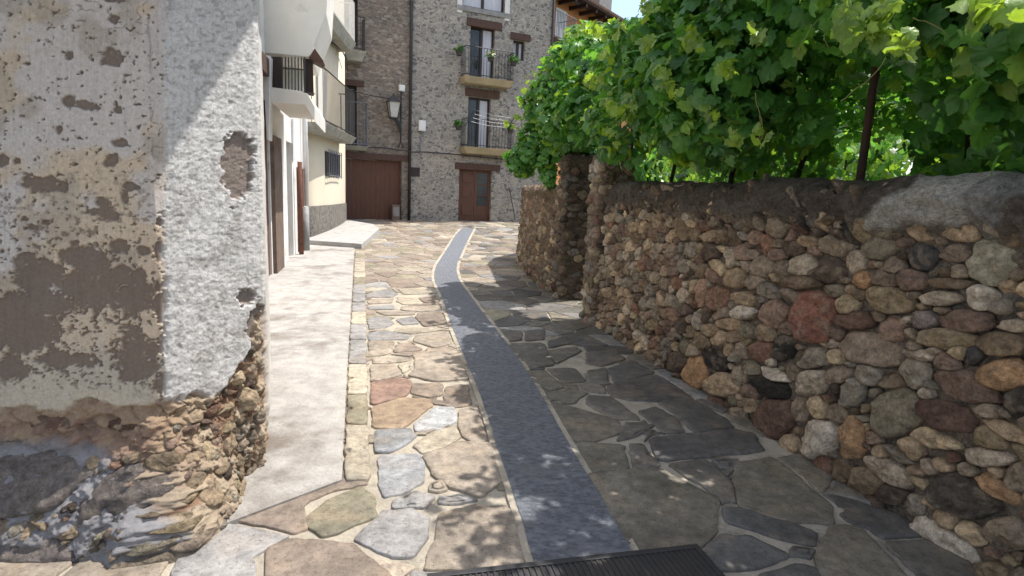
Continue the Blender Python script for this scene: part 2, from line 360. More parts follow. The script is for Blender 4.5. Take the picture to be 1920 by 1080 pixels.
for pts, col in [
 ([(520,650),(645,650),(625,710),(520,720)],'tan'), ([(655,672),(720,657),(790,690),(740,700),(645,705)],'brown'), ([(540,730),(700,740),(710,750),(600,762),(540,760)],'tan'),
 ([(530,770),(640,770),(690,820),(600,840),(530,852)],'tan'), ([(665,770),(745,747),(730,790),(695,812)],'cream'), ([(750,722),(960,704),(1000,800),(1010,835),(860,850),(725,822),(755,790)],'tan'),
 ([(520,610),(600,593),(720,622),(700,640),(520,645)],'grey'), ([(755,622),(910,602),(930,660),(850,680),(745,650)],'tan'), ([(510,540),(560,525),(620,535),(640,560),(580,588),(520,588)],'grey'),
 ([(655,540),(740,525),(770,560),(690,565)],'grey'), ([(770,510),(880,500),(905,560),(800,572),(755,530)],'brown'), ([(510,410),(620,384),(660,410),(630,425),(510,425)],'grey'),
 ([(510,440),(640,432),(630,455),(520,460)],'tan'), ([(510,475),(640,467),(640,487),(520,490)],'grey'), ([(770,432),(850,420),(870,450),(800,452)],'brown'), ([(670,425),(760,432),(790,458),(700,462),(660,450)],'cream'),
 ([(690,475),(860,470),(870,492),(760,498),(680,490)],'tan'), ([(670,385),(830,378),(850,405),(700,412)],'cream'), ([(560,500),(750,500),(745,515),(600,518)],'tan'),
 ([(660,585),(840,580),(905,590),(740,612),(650,600)],'cream'),
 ([(1145,592),(1290,600),(1290,640),(1180,655)],'dk2'), ([(1200,668),(1400,662),(1450,765),(1330,787),(1270,760)],'dk2'), ([(1430,650),(1510,622),(1600,650),(1430,680)],'dark'),
 ([(1315,802),(1410,802),(1500,880),(1440,897),(1330,862)],'dolive'), ([(1420,790),(1560,790),(1610,850),(1510,858)],'dk2'), ([(1330,902),(1400,912),(1380,942),(1345,938)],'dk2'),
 ([(1310,600),(1410,590),(1400,640),(1310,645)],'dark'), ([(1420,700),(1560,680),(1590,700),(1470,760)],'dk2')]:
    tr(*c2_, pts, FC[col])
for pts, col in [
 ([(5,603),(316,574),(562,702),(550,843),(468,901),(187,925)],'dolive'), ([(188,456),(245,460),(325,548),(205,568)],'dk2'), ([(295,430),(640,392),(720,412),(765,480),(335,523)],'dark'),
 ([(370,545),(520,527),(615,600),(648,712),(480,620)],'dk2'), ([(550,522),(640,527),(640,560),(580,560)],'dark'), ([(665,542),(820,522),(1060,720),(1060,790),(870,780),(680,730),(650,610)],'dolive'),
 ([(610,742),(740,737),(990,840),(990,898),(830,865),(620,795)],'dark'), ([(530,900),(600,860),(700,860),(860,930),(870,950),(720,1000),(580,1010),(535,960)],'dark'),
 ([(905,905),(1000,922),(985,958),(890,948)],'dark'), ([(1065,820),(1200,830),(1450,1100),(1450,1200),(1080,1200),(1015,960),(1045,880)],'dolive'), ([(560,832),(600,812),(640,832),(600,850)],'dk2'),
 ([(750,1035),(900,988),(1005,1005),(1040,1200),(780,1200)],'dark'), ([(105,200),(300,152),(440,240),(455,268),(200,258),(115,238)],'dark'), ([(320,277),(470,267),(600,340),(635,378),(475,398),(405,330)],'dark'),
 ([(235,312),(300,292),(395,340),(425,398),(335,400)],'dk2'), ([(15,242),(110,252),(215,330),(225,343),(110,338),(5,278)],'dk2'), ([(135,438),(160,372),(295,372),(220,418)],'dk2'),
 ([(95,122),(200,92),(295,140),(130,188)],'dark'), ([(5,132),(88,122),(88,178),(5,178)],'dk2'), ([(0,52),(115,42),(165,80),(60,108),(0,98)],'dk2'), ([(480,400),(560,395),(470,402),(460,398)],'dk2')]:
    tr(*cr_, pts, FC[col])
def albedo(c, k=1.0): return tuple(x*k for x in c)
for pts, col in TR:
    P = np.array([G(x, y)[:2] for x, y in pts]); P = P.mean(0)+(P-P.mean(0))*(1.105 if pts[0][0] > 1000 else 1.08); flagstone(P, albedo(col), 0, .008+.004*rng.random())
# beyond the stones that can be told apart, irregular slabs of the same kind
def clip(poly, p, n):
    out = []
    for i in range(len(poly)):
        a = poly[i]; b = poly[(i+1) % len(poly)]; da = (a-p)@n; db = (b-p)@n
        if da <= 0: out.append(a)
        if da*db < 0: out.append(a+(b-a)*da/(da-db))
    return out
seeds = []
cell = (.40, .36)
for j in range(-2, 66):
    for i in range(-18, 16):
        x = (i+.5*(j % 2)+rng.uniform(-.42, .42))*cell[0]; y = (j+rng.uniform(-.42, .42))*cell[1]
        seeds.append((x, y))
seeds = np.array(seeds); keep = np.ones(len(seeds), bool)
for k in range(len(seeds)):
    if rng.random() < .2: keep[k] = False
seeds = seeds[keep]
zp = [np.array([G(x, y)[:2] for x, y in p]) for p, _ in TR]
def inpoly(q, P):
    x, y = q; c = False; n = len(P)
    for i in range(n):
        a = P[i]; b = P[(i-1) % n]
        if (a[1] > y) != (b[1] > y) and x < (b[0]-a[0])*(y-a[1])/(b[1]-a[1])+a[0]: c = not c
    return c
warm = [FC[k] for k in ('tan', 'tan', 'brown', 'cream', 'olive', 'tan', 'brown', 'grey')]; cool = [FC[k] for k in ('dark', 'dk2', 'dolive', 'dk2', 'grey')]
for k, s in enumerate(seeds):
    if s[1] > 23.5 or s[1] < .2: continue
    px, py = proj(np.array([[s[0], s[1], 0]])); px = px[0]; py = py[0]
    if py > 1400: continue
    d = np.linalg.norm((seeds-s)/np.array([1, 1]), axis=1); nb = np.argsort(d)[1:16]
    poly = [s+np.array(v)*.8 for v in ((-1, -1), (1, -1), (1, 1), (-1, 1))]
    for j in nb:
        poly = clip(poly, (s+seeds[j])/2, (seeds[j]-s))
        if len(poly) < 3: break
    if len(poly) < 3: continue
    P = np.array(poly); c = P.mean(0); P = P[np.append(True, np.linalg.norm(np.diff(P, axis=0), axis=1) > .02)]
    if len(P) < 3: continue
    near = [Z for Z in zp if abs(Z[:, 0].mean()-s[0]) < 1.3 and abs(Z[:, 1].mean()-s[1]) < 1.3]
    c = P.mean(0)
    if any(inpoly(c, Z) for Z in near): continue
    if near:
        Q = []
        for a, b in zip(P, np.roll(P, -1, 0)):
            for f in np.arange(0, 1, .2):
                q = a+(b-a)*f; t_ = 1.0
                while t_ > .15 and any(inpoly(c+(q-c)*min(1.0, t_+.05)+o, Z) for Z in near for o in ((.022, 0), (-.022, 0), (0, .03), (0, -.03))): t_ -= .07
                Q.append(c+(q-c)*t_)
        P = np.array(Q)
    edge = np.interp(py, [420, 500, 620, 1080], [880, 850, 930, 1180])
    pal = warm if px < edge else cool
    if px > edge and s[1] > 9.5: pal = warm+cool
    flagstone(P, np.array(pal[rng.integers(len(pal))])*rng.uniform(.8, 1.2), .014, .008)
tag(fmesh('paving', np.concatenate(fl_v), np.concatenate(fl_f), M['flag'], col=np.concatenate(fl_c), smooth=True), kind='structure')

# --- sheets and strips lying on the street
def chaikin(L):
    for _ in range(2): L = [L[0]]+[q for a, b in zip(L[:-1], L[1:]) for q in ((a[0]*.75+b[0]*.25, a[1]*.75+b[1]*.25), (a[0]*.25+b[0]*.75, a[1]*.25+b[1]*.75))]+[L[-1]]
    return L
def ribbon(name, L, Rr, z, mat, thick=.02, sub=10):
    """L, R: matching lists of pixels along both edges, laid on the ground"""
    def dens(pp):
        o = []
        for a, b in zip(pp[:-1], pp[1:]):
            for k in range(sub): o.append(a+(b-a)*k/sub)
        o.append(pp[-1]); return np.array(o)
    A = dens([G(x, y) for x, y in L]); B = dens([G(x, y) for x, y in Rr]); n = len(A); W = 9
    A[:, 0] += .012*(fbm(A[:, 1]*8, A[:, 0], 61)-.5); B[:, 0] += .012*(fbm(B[:, 1]*8, B[:, 0], 62)-.5)
    rows = [A+(B-A)*k/(W-1) for k in range(W)]
    V = []
    for k, r in enumerate(rows): q = r.copy(); q[:, 2] = zg(q[:, 1])+z+.003*(fbm(q[:, 0]*6, q[:, 1]*6, 63)-.5); V.append(q)
    lo = [rows[0].copy(), rows[-1].copy()]
    for q in lo: q[:, 2] = zg(q[:, 1])-thick
    V = [lo[0]]+V+[lo[1]]; K = len(V); V = np.concatenate(V); F = []
    for k in range(K-1):
        i = np.arange(n-1); F.append(np.stack([k*n+i, (k+1)*n+i, (k+1)*n+i+1, k*n+i+1], 1))
    e = [[k*n for k in range(K)][::-1], [k*n+n-1 for k in range(K)]]
    F = np.concatenate(F).tolist()+e
    return tag(fmesh(name, V, F, mat), kind='structure')
SL = [(1040,1180),(1005,1075),(970,950),(935,850),(900,740),(870,670),(845,610),(830,560),(808,514),(838,468),(855,440),(866,429)]
SR = [(1270,1180),(1205,1075),(1130,940),(1070,845),(1005,725),(958,655),(925,614),(893,572),(850,513),(868,470),(882,441),(889,429)]
SL = chaikin(SL); SR = chaikin(SR)
ribbon('drain_channel', SL, SR, .017, M['strip'])
EL = [(x-9*(y-340)/500-2, y) for x, y in SL]; ER = [(x+9*(y-340)/500+2, y) for x, y in SR]
ribbon('channel_mortar', EL, ER, .0125, M['mortar'])
ribbon('pavement', [(395,1000),(420,900),(460,720),(480,600),(490,520),(500,462),(540,440)], [(641,906),(643,860),(648,740),(657,600),(661,530),(664,466),(665,452)], .020, M['concrete'])
# kerb of stone blocks beside the pavement
KL = [(642,908),(646,800),(650,710),(655,620),(659,560),(662,510),(665,470)]; KR = [(697,905),(694,800),(691,710),(689,620),(687,560),(686,510),(685,470)]
kb = []
kp = [(G(*a), G(*b)) for a, b in zip(KL, KR)]
tot = 0; segs = []
for (a0, b0), (a1, b1) in zip(kp[:-1], kp[1:]):
    segs.append((a0, b0, a1, b1, np.linalg.norm(a1-a0)))
Ltot = sum(s[4] for s in segs)
def kerb_at(t):
    for a0, b0, a1, b1, l in segs:
        if t <= l: return a0+(a1-a0)*t/l, b0+(b1-b0)*t/l
        t -= l
    return segs[-1][2], segs[-1][3]
t = 0
save = (fl_v, fl_f, fl_c, fl_n); fl_v = []; fl_f = []; fl_c = []; fl_n = 0
while t < Ltot-.1:
    l = rng.uniform(.45, .8); a, b = kerb_at(t+.012); c, d = kerb_at(min(t+l, Ltot)-.012)
    w0 = .05; flagstone([a[:2]*.93+b[:2]*.07, a[:2]*.07+b[:2]*.93, c[:2]*.07+d[:2]*.93, c[:2]*.93+d[:2]*.07], (np.array(FC[['tan', 'cream', 'grey', 'olive'][rng.integers(4)]])*rng.uniform(.95, 1.15)), 0, .022); t += l
tag(fmesh('kerb', np.concatenate(fl_v), np.concatenate(fl_f), M['flag'], col=np.concatenate(fl_c), smooth=True), kind='structure')

# raised new concrete landing
def prism(name, top_px, z, h, mat, parent=None, bev=.01):
    P = [G(x, y, z) for x, y in top_px]; n = len(P)
    V = P+[p-np.array([0, 0, h]) for p in P]; F = [list(range(n))[::-1], [n+i for i in range(n)]]+[[i, (i+1) % n, n+(i+1) % n, n+i] for i in range(n)]
    o = fmesh(name, V, F, mat, parent); b = o.modifiers.new('b', 'BEVEL'); b.width = bev; b.segments = 2; b.limit_method = 'ANGLE'; return o
lp = prism('landing', [(540, 447), (577, 450), (678, 457), (690, 447), (711, 428), (700, 420), (650, 412), (560, 412)], .13, .3, M['slab_new'])
tag(lp, kind='structure')

# --- drain grate at the bottom edge of the picture
GA = G(872, 1078); GB = G(1306, 1029); ge = (GB-GA); ge[2] = 0; gl = np.linalg.norm(ge); ge /= gl; gn = np.array([ge[1], -ge[0], 0])
gt = thing('drain_grate', 'dark cast iron drain grate set across the foot of the blue grey channel', 'drain grate', (GA+GB)/2)
def gp(u, d, z): return GA+ge*u+gn*d+np.array([0, 0, z])
def gbox(mb, u0, u1, d0, d1, z0, z1): mb.hexa([gp(u0, d1, z0), gp(u1, d1, z0), gp(u1, d0, z0), gp(u0, d0, z0), gp(u0, d1, z1), gp(u1, d1, z1), gp(u1, d0, z1), gp(u0, d0, z1)])
mb = MB(); gbox(mb, -.15, gl, 0, .028, -.03, .027); gbox(mb, -.15, gl, .30, .33, -.03, .027); gbox(mb, gl-.025, gl, .0281, .2999, -.03, .0265); gbox(mb, -.15, -.12, .0281, .2999, -.03, .0265)
mb.build('frame', M['iron'], gt, .003)
mb = MB(); k = -.11
while k < gl-.035: gbox(mb, k, k+.011, .0285, .2995, -.02, .024); k += .024
mb.build('bars', M['iron'], gt, .002)
mb = MB(); gbox(mb, -.14, gl-.01, .005, .325, .018, .0185); mb.build('pit_shade', M['pot'], gt)  # thin dark sheet just below the bar tops stands in for the shaded pit

# ================================================================== DRY STONE WALLS
SC = dict(red=(.30,.13,.10), dkred=(.17,.10,.085), gg=(.24,.23,.18), gg2=(.33,.34,.28), blue=(.075,.085,.105), orange=(.42,.26,.14), pb=(.24,.17,.15), brown=(.22,.17,.12),
          wh=(.42,.38,.32), white=(.50,.48,.44), lil=(.27,.25,.26), pkb=(.30,.21,.17), olive=(.30,.25,.16), ob=(.24,.19,.13), pg=(.30,.25,.21), rb=(.27,.15,.11),
          pink=(.38,.25,.19), tan=(.38,.30,.21), dkb=(.13,.10,.085), black=(.04,.042,.045), grey=(.27,.26,.23), cream=(.52,.43,.29), gt=(.29,.25,.20), dk=(.09,.085,.08))
GEN = [SC[k] for k in ('tan','gt','pb','brown','grey','pg','pkb','olive','gt','tan','rb','wh','ob','dkb','grey','gg','cream')]
def rubble(S, seeds, res=22, rings=5, depth=.05, ubox=None, gap=.06):
    """S(u,v,d)->xyz ; seeds: list of (c(2), M(2x2), color). Every stone grows until it meets its neighbour."""
    C = np.array([s[0] for s in seeds]); MM = np.array([s[1] for s in seeds]); MI = np.linalg.inv(MM)
    rad = np.sqrt(np.abs(np.linalg.det(MM))); V = []; F = []; K = []; n0 = 0
    th = np.linspace(0, 2*np.pi, res, endpoint=False)
    for i, (c, Mx, col) in enumerate(seeds):
        d = np.linalg.norm(C-c, axis=1)-rad*1.5; nb = np.argsort(d)[:18]; nb = nb[nb != i]
        ns = rng.integers(5, 8); fa = (np.arange(ns)+rng.uniform(-.32, .32, ns))*2*np.pi/ns+rng.uniform(0, 6.28); fo = rng.uniform(.86, 1.06, ns)
        cc = np.cos(th[:, None]-fa[None]); cap = np.where(cc > .2, fo[None]/np.maximum(cc, .2), 9).min(1); cap = np.minimum(cap, 1.27)
        rr = np.linspace(.2, 1.35, 24); lim = cap.copy()
        U = np.stack([np.cos(th), np.sin(th)], 1)
        pts = c+np.einsum('ab,trb->tra', Mx, U[:, None, :]*rr[None, :, None])
        dmin = np.full(pts.shape[:2], 9.)
        for j in nb:
            q = np.einsum('ab,trb->tra', MI[j], pts-C[j]); dmin = np.minimum(dmin, np.linalg.norm(q, axis=2))
        bad = dmin < rr[None, :]; first = np.where(bad.any(1), rr[np.argmax(bad, 1)], 9.)
        lim = np.minimum(lim, first-gap)
        lim = np.maximum(lim, .25); lim = .7*lim+.15*(np.roll(lim, 1)+np.roll(lim, -1))
        lim = lim*(1+.11*(fbm(np.cos(th)*2.2+i*3.1+9, np.sin(th)*2.2+i*1.7+9, 71, 3)-.5)*2)
        nf = rng.integers(3, 6); fg = rng.normal(0, .55, (nf, 2)); fh = rng.uniform(.55, 1.05, nf); dep = depth*rng.uniform(.6, 1.35)*min(1.3, .55+rad[i]/.12); tl = rng.normal(0, .22, 2)
        ts = np.concatenate([[1.03], np.linspace(1, 0, rings+1)[:-1]**.8]); vv = []
        sq = rng.uniform(3.0, 7.0)
        for q, t in enumerate(ts):
            p = c+(U*(lim*t)[:, None])@Mx.T
            h = dep*(max(0, 1-t**sq))**(.5) if q else -.03
            uf = (U*(lim*t)[:, None])@fg.T
            h = np.minimum(h, dep*(fh[None]+uf).min(1)) if q > 1 else h
            nn = fbm(p[:, 0]*19+i, p[:, 1]*25, 73, 4)-.5; fac = 0 if q == 0 else 1
            h = h+fac*((.62*dep+.008)*nn*2*(1-.4*t)+dep*.6*((U*t)@tl))-(0.004 if q == 1 else 0)
            vv.append(np.column_stack([p, h]))
        vv.append(np.array([[c[0], c[1], dep*(1+.3*rng.normal(0, .3))]]))
        q = np.concatenate(vv); V.append(S(q[:, 0], q[:, 1], q[:, 2])); R_ = len(ts)
        ii = np.arange(res); jj = (ii+1) % res
        for r in range(R_-1): F.append(np.stack([r*res+ii, r*res+jj, (r+1)*res+jj], 1)+n0); F.append(np.stack([r*res+ii, (r+1)*res+jj, (r+1)*res+ii], 1)+n0)
        F.append(np.stack([(R_-1)*res+ii, (R_-1)*res+jj, np.full(res, R_*res)], 1)+n0)
        b = np.array(col); b = b*.74+.26*np.array([.235, .195, .155])*(b.mean()/.2)**.5; b = b*(b.mean()/.21)**.35; b = b*(.62+.76*fbm(q[:, 0]*13+i*5, q[:, 1]*24, 75, 4))[:, None]
        sp = sm(.56, .66, fbm(q[:, 0]*22+i, q[:, 1]*22, 78, 3)); b = mixc(b, (.30, .26, .21), sp*.6*rng.random())
        K.append(b); n0 += len(q)
    return np.concatenate(V), np.concatenate(F), np.concatenate(K)
def fill_seeds(seeds, ulo, uhi, vlo, vhi, n, rmin, rmax, ok=None, asp=(1.0, 2.0)):
    """dart throwing, large to small"""
    C = [s[0] for s in seeds]; RD = [math.sqrt(abs(np.linalg.det(s[1]))) for s in seeds]; IM = [np.linalg.inv(s[1]) for s in seeds]
    Ca = np.zeros((n+len(C), 2)); Ia = np.zeros((n+len(C), 2, 2)); k = len(C)
    if k: Ca[:k] = C; Ia[:k] = IM
    for r in np.linspace(1, 0, n*14)**1.6*(rmax-rmin)+rmin:
        if k >= len(Ca): break
        c = np.array([rng.uniform(ulo, uhi), rng.uniform(vlo, vhi)])
        if ok is not None and not ok(c): continue
        a = rng.uniform(*asp)**.5; ang = rng.normal(0, .3); cs, sn = math.cos(ang), math.sin(ang)
        Mx = np.array([[cs, -sn], [sn, cs]])@np.diag([r*a, r/a]); 
        if k:
            q = np.einsum('nab,nb->na', Ia[:k], c-Ca[:k]); dd = np.linalg.norm(q, axis=1)
            if (dd < .98).any(): continue
            near = np.argsort(dd)[:4]; q2 = (Ca[near]-c)@np.linalg.inv(Mx).T; 
            if (np.linalg.norm(q2, axis=1) < .98).any(): continue
            if (dd[near] < 1+.55*r/np.maximum(1e-3, 1/np.sqrt(np.abs(np.linalg.det(Ia[near]))))).any(): continue
        Ca[k] = c; Ia[k] = np.linalg.inv(Mx); k += 1
        col = np.array(GEN[rng.integers(len(GEN))])*rng.uniform(.75, 1.2); seeds.append((c, Mx, col))
    return seeds

# near garden wall
W0 = G(1850, 1080); W1 = G(1096, 600); we = (W1-W0)[:2]; we /= np.linalg.norm(we)
WF = Frame(W0, we, -1)                       # n points to the street
if WF.n[0] > 0: WF.n = -WF.n
ULEN = np.linalg.norm((W1-W0)[:2])
def S_near(u, v, d):
    u = np.asarray(u); v = np.asarray(v); d = np.asarray(d)-.05*v+.05*(fbm(u*1.2, v*1.2, 81, 2)-.5)
    return WF.O+WF.e*u[:, None]+WF.n*d[:, None]+np.array([0, 0, 1.])*v[:, None]
def wuv(px, py):
    u, z = WF.at(px, py, 0); return np.array([u, z])
nw = thing('garden_wall', 'long rubble stone garden wall with grey mortar on its top, nearest on the right', 'stone wall', WF.p(ULEN/2, 0, -.2))
seeds = []
def addst(org, s, lst):
    for it in lst:
        cx, cy, ww, hh, ang, key = it; px = org[0]+cx/s; py = org[1]+cy/s; w2 = ww/s/2; h2 = hh/s/2; a = R(ang)
        c = wuv(px, py); ax = (wuv(px+w2*math.cos(a), py+w2*math.sin(a))-wuv(px-w2*math.cos(a), py-w2*math.sin(a)))/2
        bx = (wuv(px+h2*math.sin(a), py-h2*math.cos(a))-wuv(px-h2*math.sin(a), py+h2*math.cos(a)))/2
        seeds.append((c, np.column_stack([ax, bx]), np.array(SC[key])))
addst((1300, 300), 2.7, [(560,795,215,290,-5,'red'),(760,812,200,100,2,'dkred'),(895,450,175,130,0,'gg'),(1105,490,150,140,0,'blue'),(1440,515,270,225,0,'gg2'),(800,605,100,110,0,'orange'),
 (1040,610,170,120,10,'pb'),(1225,622,220,60,3,'brown'),(1180,700,190,80,0,'wh'),(1400,700,170,130,20,'white'),(1115,810,140,90,0,'lil'),(1320,820,280,120,3,'pb'),(1580,840,200,70,0,'wh'),
 (965,865,130,150,0,'pkb'),(1220,905,290,110,3,'olive'),(1490,940,240,120,0,'ob'),(850,960,330,180,15,'pg'),(1100,990,160,60,10,'wh'),(370,780,145,150,0,'pkb'),(220,770,120,80,0,'white'),
 (100,700,110,130,0,'rb'),(20,670,60,150,0,'pink'),(220,700,150,70,10,'tan'),(500,530,145,110,10,'wh'),(650,560,140,150,0,'dkb'),(150,490,75,100,0,'wh'),(310,540,130,120,0,'gt'),(160,830,130,70,10,'tan'),
 (100,1010,150,110,30,'black'),(430,950,110,140,0,'black'),(320,970,110,110,0,'rb'),(530,410,130,60,0,'tan'),(670,430,180,130,0,'gt'),(600,310,90,110,0,'tan'),(370,330,110,150,0,'gt'),
 (215,260,120,100,0,'tan'),(110,270,80,110,0,'brown'),(460,260,100,60,0,'gt'),(500,335,90,80,0,'dkred'),(180,600,110,110,0,'tan'),(560,1010,190,120,0,'grey'),(1370,990,90,90,0,'blue'),
 (930,710,240,150,10,'olive'),(1510,745,110,90,0,'grey'),(1645,490,80,160,0,'grey'),(1110,340,200,130,0,'tan'),(270,620,120,80,0,'pg'),(480,620,170,80,0,'brown'),(40,380,80,60,0,'tan'),(60,470,80,90,0,'dkb')])
addst((1100, 640), 2.341, [(830,45,90,90,0,'dk'),(950,90,150,80,0,'grey'),(580,195,160,110,15,'tan'),(465,130,100,140,0,'orange'),(790,205,190,90,20,'black'),(810,145,140,50,25,'white'),(965,190,130,130,20,'wh'),
 (805,340,200,190,20,'dkred'),(1000,430,160,180,15,'white'),(1140,225,110,140,0,'grey'),(1320,320,220,220,0,'gg'),(1150,430,110,190,0,'orange'),(1625,200,280,140,20,'pb'),(1540,330,270,130,20,'dkred'),
 (1790,150,230,140,0,'orange'),(1870,270,130,150,0,'dk'),(1490,430,190,80,20,'cream'),(1310,575,260,100,35,'wh'),(1350,500,180,50,30,'grey'),(1730,510,200,100,5,'wh'),(1820,400,270,70,25,'tan'),
 (1620,680,300,180,25,'dk'),(1780,650,240,70,30,'orange'),(1210,620,150,130,25,'ob'),(1550,880,360,140,35,'white'),(1820,850,220,150,20,'gt'),(890,525,150,80,15,'gt'),(380,90,90,100,0,'dkb'),
 (1870,600,110,140,0,'gt'),(640,330,90,100,0,'gt'),(550,280,100,70,20,'dkred'),(270,60,90,60,0,'brown'),(360,165,70,40,20,'grey'),(1230,720,140,100,30,'dkb'),(1080,150,120,90,0,'pg')])
def okn(c):
    p = WF.p(c[0], c[1]); x, y = proj(p[None]); x = x[0]; y = y[0]
    top = np.interp(x, [1100, 1160, 1300, 1500, 1600, 1700, 1850, 1920, 2500], [330, 362, 385, 400, 430, 440, 400, 380, 380])
    return y > top or c[0] < -1.0 and c[1] < 1.5
fill_seeds(seeds, -3.2, ULEN+.02, .02, 1.62, 1900, .022, .078, okn)
ncap = len(seeds)
for k in range(260):
    c = np.array([rng.uniform(-3, ULEN-.3), rng.uniform(1.36, 1.60)]); p = WF.p(c[0], c[1]); x_, y_ = proj(p[None])
    if 1590 < x_[0] < 1890: continue
    a = rng.normal(.55, .25); r = rng.uniform(.03, .075); Mx = np.array([[math.cos(a), -math.sin(a)], [math.sin(a), math.cos(a)]])@np.diag([r*1.7, r*.6])
    seeds.append((c, Mx, np.array(SC[['dkb', 'brown', 'gt', 'dkb', 'dk'][rng.integers(5)]])*rng.uniform(.6, 1.0)))
V, F, K = rubble(S_near, seeds, 30, 6, .034, gap=.045)
K = K*np.array([1.32, 1.19, 1.05])
fmesh('stones', V, F, M['stones'], nw, K, True)
# mortar body: face, rounded top, back
WTOP = 1.66
def wall_body(S, u0, u1, top, thick, nu, nv, colf, name, parent, nudge=None):
    us = np.linspace(u0, u1, nu); prof = []
    for t in np.linspace(0, 1, nv): prof.append((t*(top-.12), 0))
    for a in np.linspace(0, math.pi, 60)[1:-1]: prof.append((top-.12+.13*math.sin(a), -(thick/2)*(1-math.cos(a))))
    for t in np.linspace(1, 0, 8): prof.append((t*(top-.12), -thick))
    pr = np.array(prof); U, I = np.meshgrid(us, np.arange(len(pr))); v = pr[I, 0].ravel(); d = pr[I, 1].ravel(); u = U.ravel()
    rough = (fbm(u*11, v*13+d*9, 91, 4)-.45)*.085+.022*(fbm(u*1.6+3, v*2.2, 99, 3)-.5)+.010*(fbm(u*40, v*40, 92, 3)-.5); topm = sm(top-.34, top-.14, v)
    d2 = d+rough*(d > -.15)+topm*(.040+.05*(fbm(u*14+v*6, v*26-u*8, 98, 4)-.5)*.9)+(fbm(u*3, v*3, 95, 3)-.5)*.05*topm
    v2 = v+topm*((fbm(u*2.2, d*3, 97, 4)-.5)*.09+(fbm(u*17, d*17+v*9, 93, 4)-.5)*.035)
    if nudge is not None: dd = nudge(u, v, d); d2 = d2+dd
    V = S(u, v2, d2); nv_ = len(pr); i = np.arange(nu*nv_).reshape(nv_, nu)
    F = np.stack([i[:-1, :-1], i[:-1, 1:], i[1:, 1:], i[1:, :-1]], -1).reshape(-1, 4)
    C = colf(u, v, d, V)
    o = fmesh(name, V, F, M['rubble_mortar'], parent, C, True); return o
def patch(px, py):
    e = fbm(px/38., py/38., 101, 4)-.5; L = np.interp(py, [300, 330, 380, 420, 450], [1745, 1720, 1655, 1600, 1600])
    Bt = np.interp(px, [1590, 1640, 1700, 1790, 1850, 1880], [432, 436, 415, 420, 400, 330])
    return sm(-8, 10, px-L+e*60)*sm(-8, 8, Bt-py+e*36)*sm(-10, 10, 1905-px+e*50)
def nn_nudge(u, v, d):
    P = WF.O+WF.e*u[:, None]+WF.n*np.minimum(d, 0)[:, None]+np.array([0, 0, 1.])*v[:, None]
    x, y = proj(P); pm = patch(x, y)*(d > -.2); sl = sm(0, 1, fbm(u*2.0+v*2.5, v*5-u*2, 111, 3))*sm(1.25, 1.45, v)
    return pm*.035+.075*(sl-.5)*(1-pm)
def near_col(u, v, d, V):
    x, y = proj(V); n = fbm(u*5, v*7+d*5, 121, 4); n2 = fbm(u*18, v*18+d*9, 125, 4)
    C = np.array([.32, .255, .19])*(.6+.8*n)[:, None]
    C = mixc(C, (.29, .245, .20), sm(.45, .65, n2)*.6)
    topm = sm(1.34, 1.5, v); ct = np.array([.155, .125, .10])*(.55+.9*n2)[:, None]; C = C*(1-topm[:, None])+ct*topm[:, None]
    C = mixc(C, (.22, .19, .165), sm(.52, .62, fbm(u*3+v*5, v*9-u*3, 131, 4))*topm*.7)
    pm = patch(x, y); C = mixc(C, (.62, .575, .51), pm)
    lo = sm(1750, 1800, x)*sm(640, 560, y)*sm(.42, .55, fbm(u*7, v*7, 141, 3)); C = mixc(C, (.34, .32, .29), lo*.8)
    return C*.97
wall_body(S_near, -3.4, ULEN+.02, WTOP, .42, 900, 110, near_col, 'mortar_core', nw, nn_nudge)
# end of the near wall: taller pillar at the gateway
def S_pillar(cx, cy, e, n, hw, hd, rad):
    """closed rounded-rectangle path; u = arc length"""
    pts = []
    for (sx, sy, a0) in ((1, 1, 0), (-1, 1, 90), (-1, -1, 180), (1, -1, 270)):
        for a in np.linspace(a0, a0+90, 7): pts.append((sx*(hw-rad)+rad*math.cos(R(a)), sy*(hd-rad)+rad*math.sin(R(a)), math.cos(R(a)), math.sin(R(a))))
    pts.append(pts[0]); pts = np.array(pts); L = np.concatenate([[0], np.cumsum(np.linalg.norm(np.diff(pts[:, :2], axis=0), axis=1))])
    def S(u, v, d):
        u = np.mod(u, L[-1]); q = [np.interp(u, L, pts[:, k]) for k in range(4)]
        x = q[0]+q[2]*d; y = q[1]+q[3]*d
        return np.array([cx, cy, 0])+e*x[:, None]+n*y[:, None]+np.array([0, 0, 1.])*np.asarray(v)[:, None]
    return S, L[-1]
def pillar(name, label, cx, cy, hw, hd, top, colk, parent=None, part=True, zb=0):
    S, L = S_pillar(cx, cy, WF.e, WF.n, hw, hd, .05); sd_ = []; fill_seeds(sd_, 0, L, zb+.03, top-.1, 420, .03, .09)
    o = parent or thing(name, label, 'gate pillar', (cx, cy, 0))
    V, F, K = rubble(S, sd_, 16, 4, .035); fmesh('stones' if not parent else 'pillar_stones', V, F, M['stones'], o, K*np.array(colk), True)
    us = np.linspace(0, L, 60); vs = np.concatenate([np.linspace(zb, top, 40), [top+.03, top+.05]]); U, Vv = np.meshgrid(us, vs)
    ins = np.interp(Vv, [0, top, top+.03, top+.05], [0, 0, -.06, -.20]); u = U.ravel(); v = Vv.ravel()
    P = S(u, v, ins.ravel()+.03*(fbm(u*8, v*8, 151)-.5)); i = np.arange(len(u)).reshape(len(vs), len(us))
    F = np.stack([i[:-1, :-1], i[:-1, 1:], i[1:, 1:], i[1:, :-1]], -1).reshape(-1, 4)
    n = fbm(u*7, v*9, 155, 4); C = np.array([.26, .21, .16])*(.55+.9*n)[:, None]*np.array(colk)
    fmesh('mortar_core' if not parent else 'pillar_core', P, F, M['rubble_mortar'], o, C, True); return o
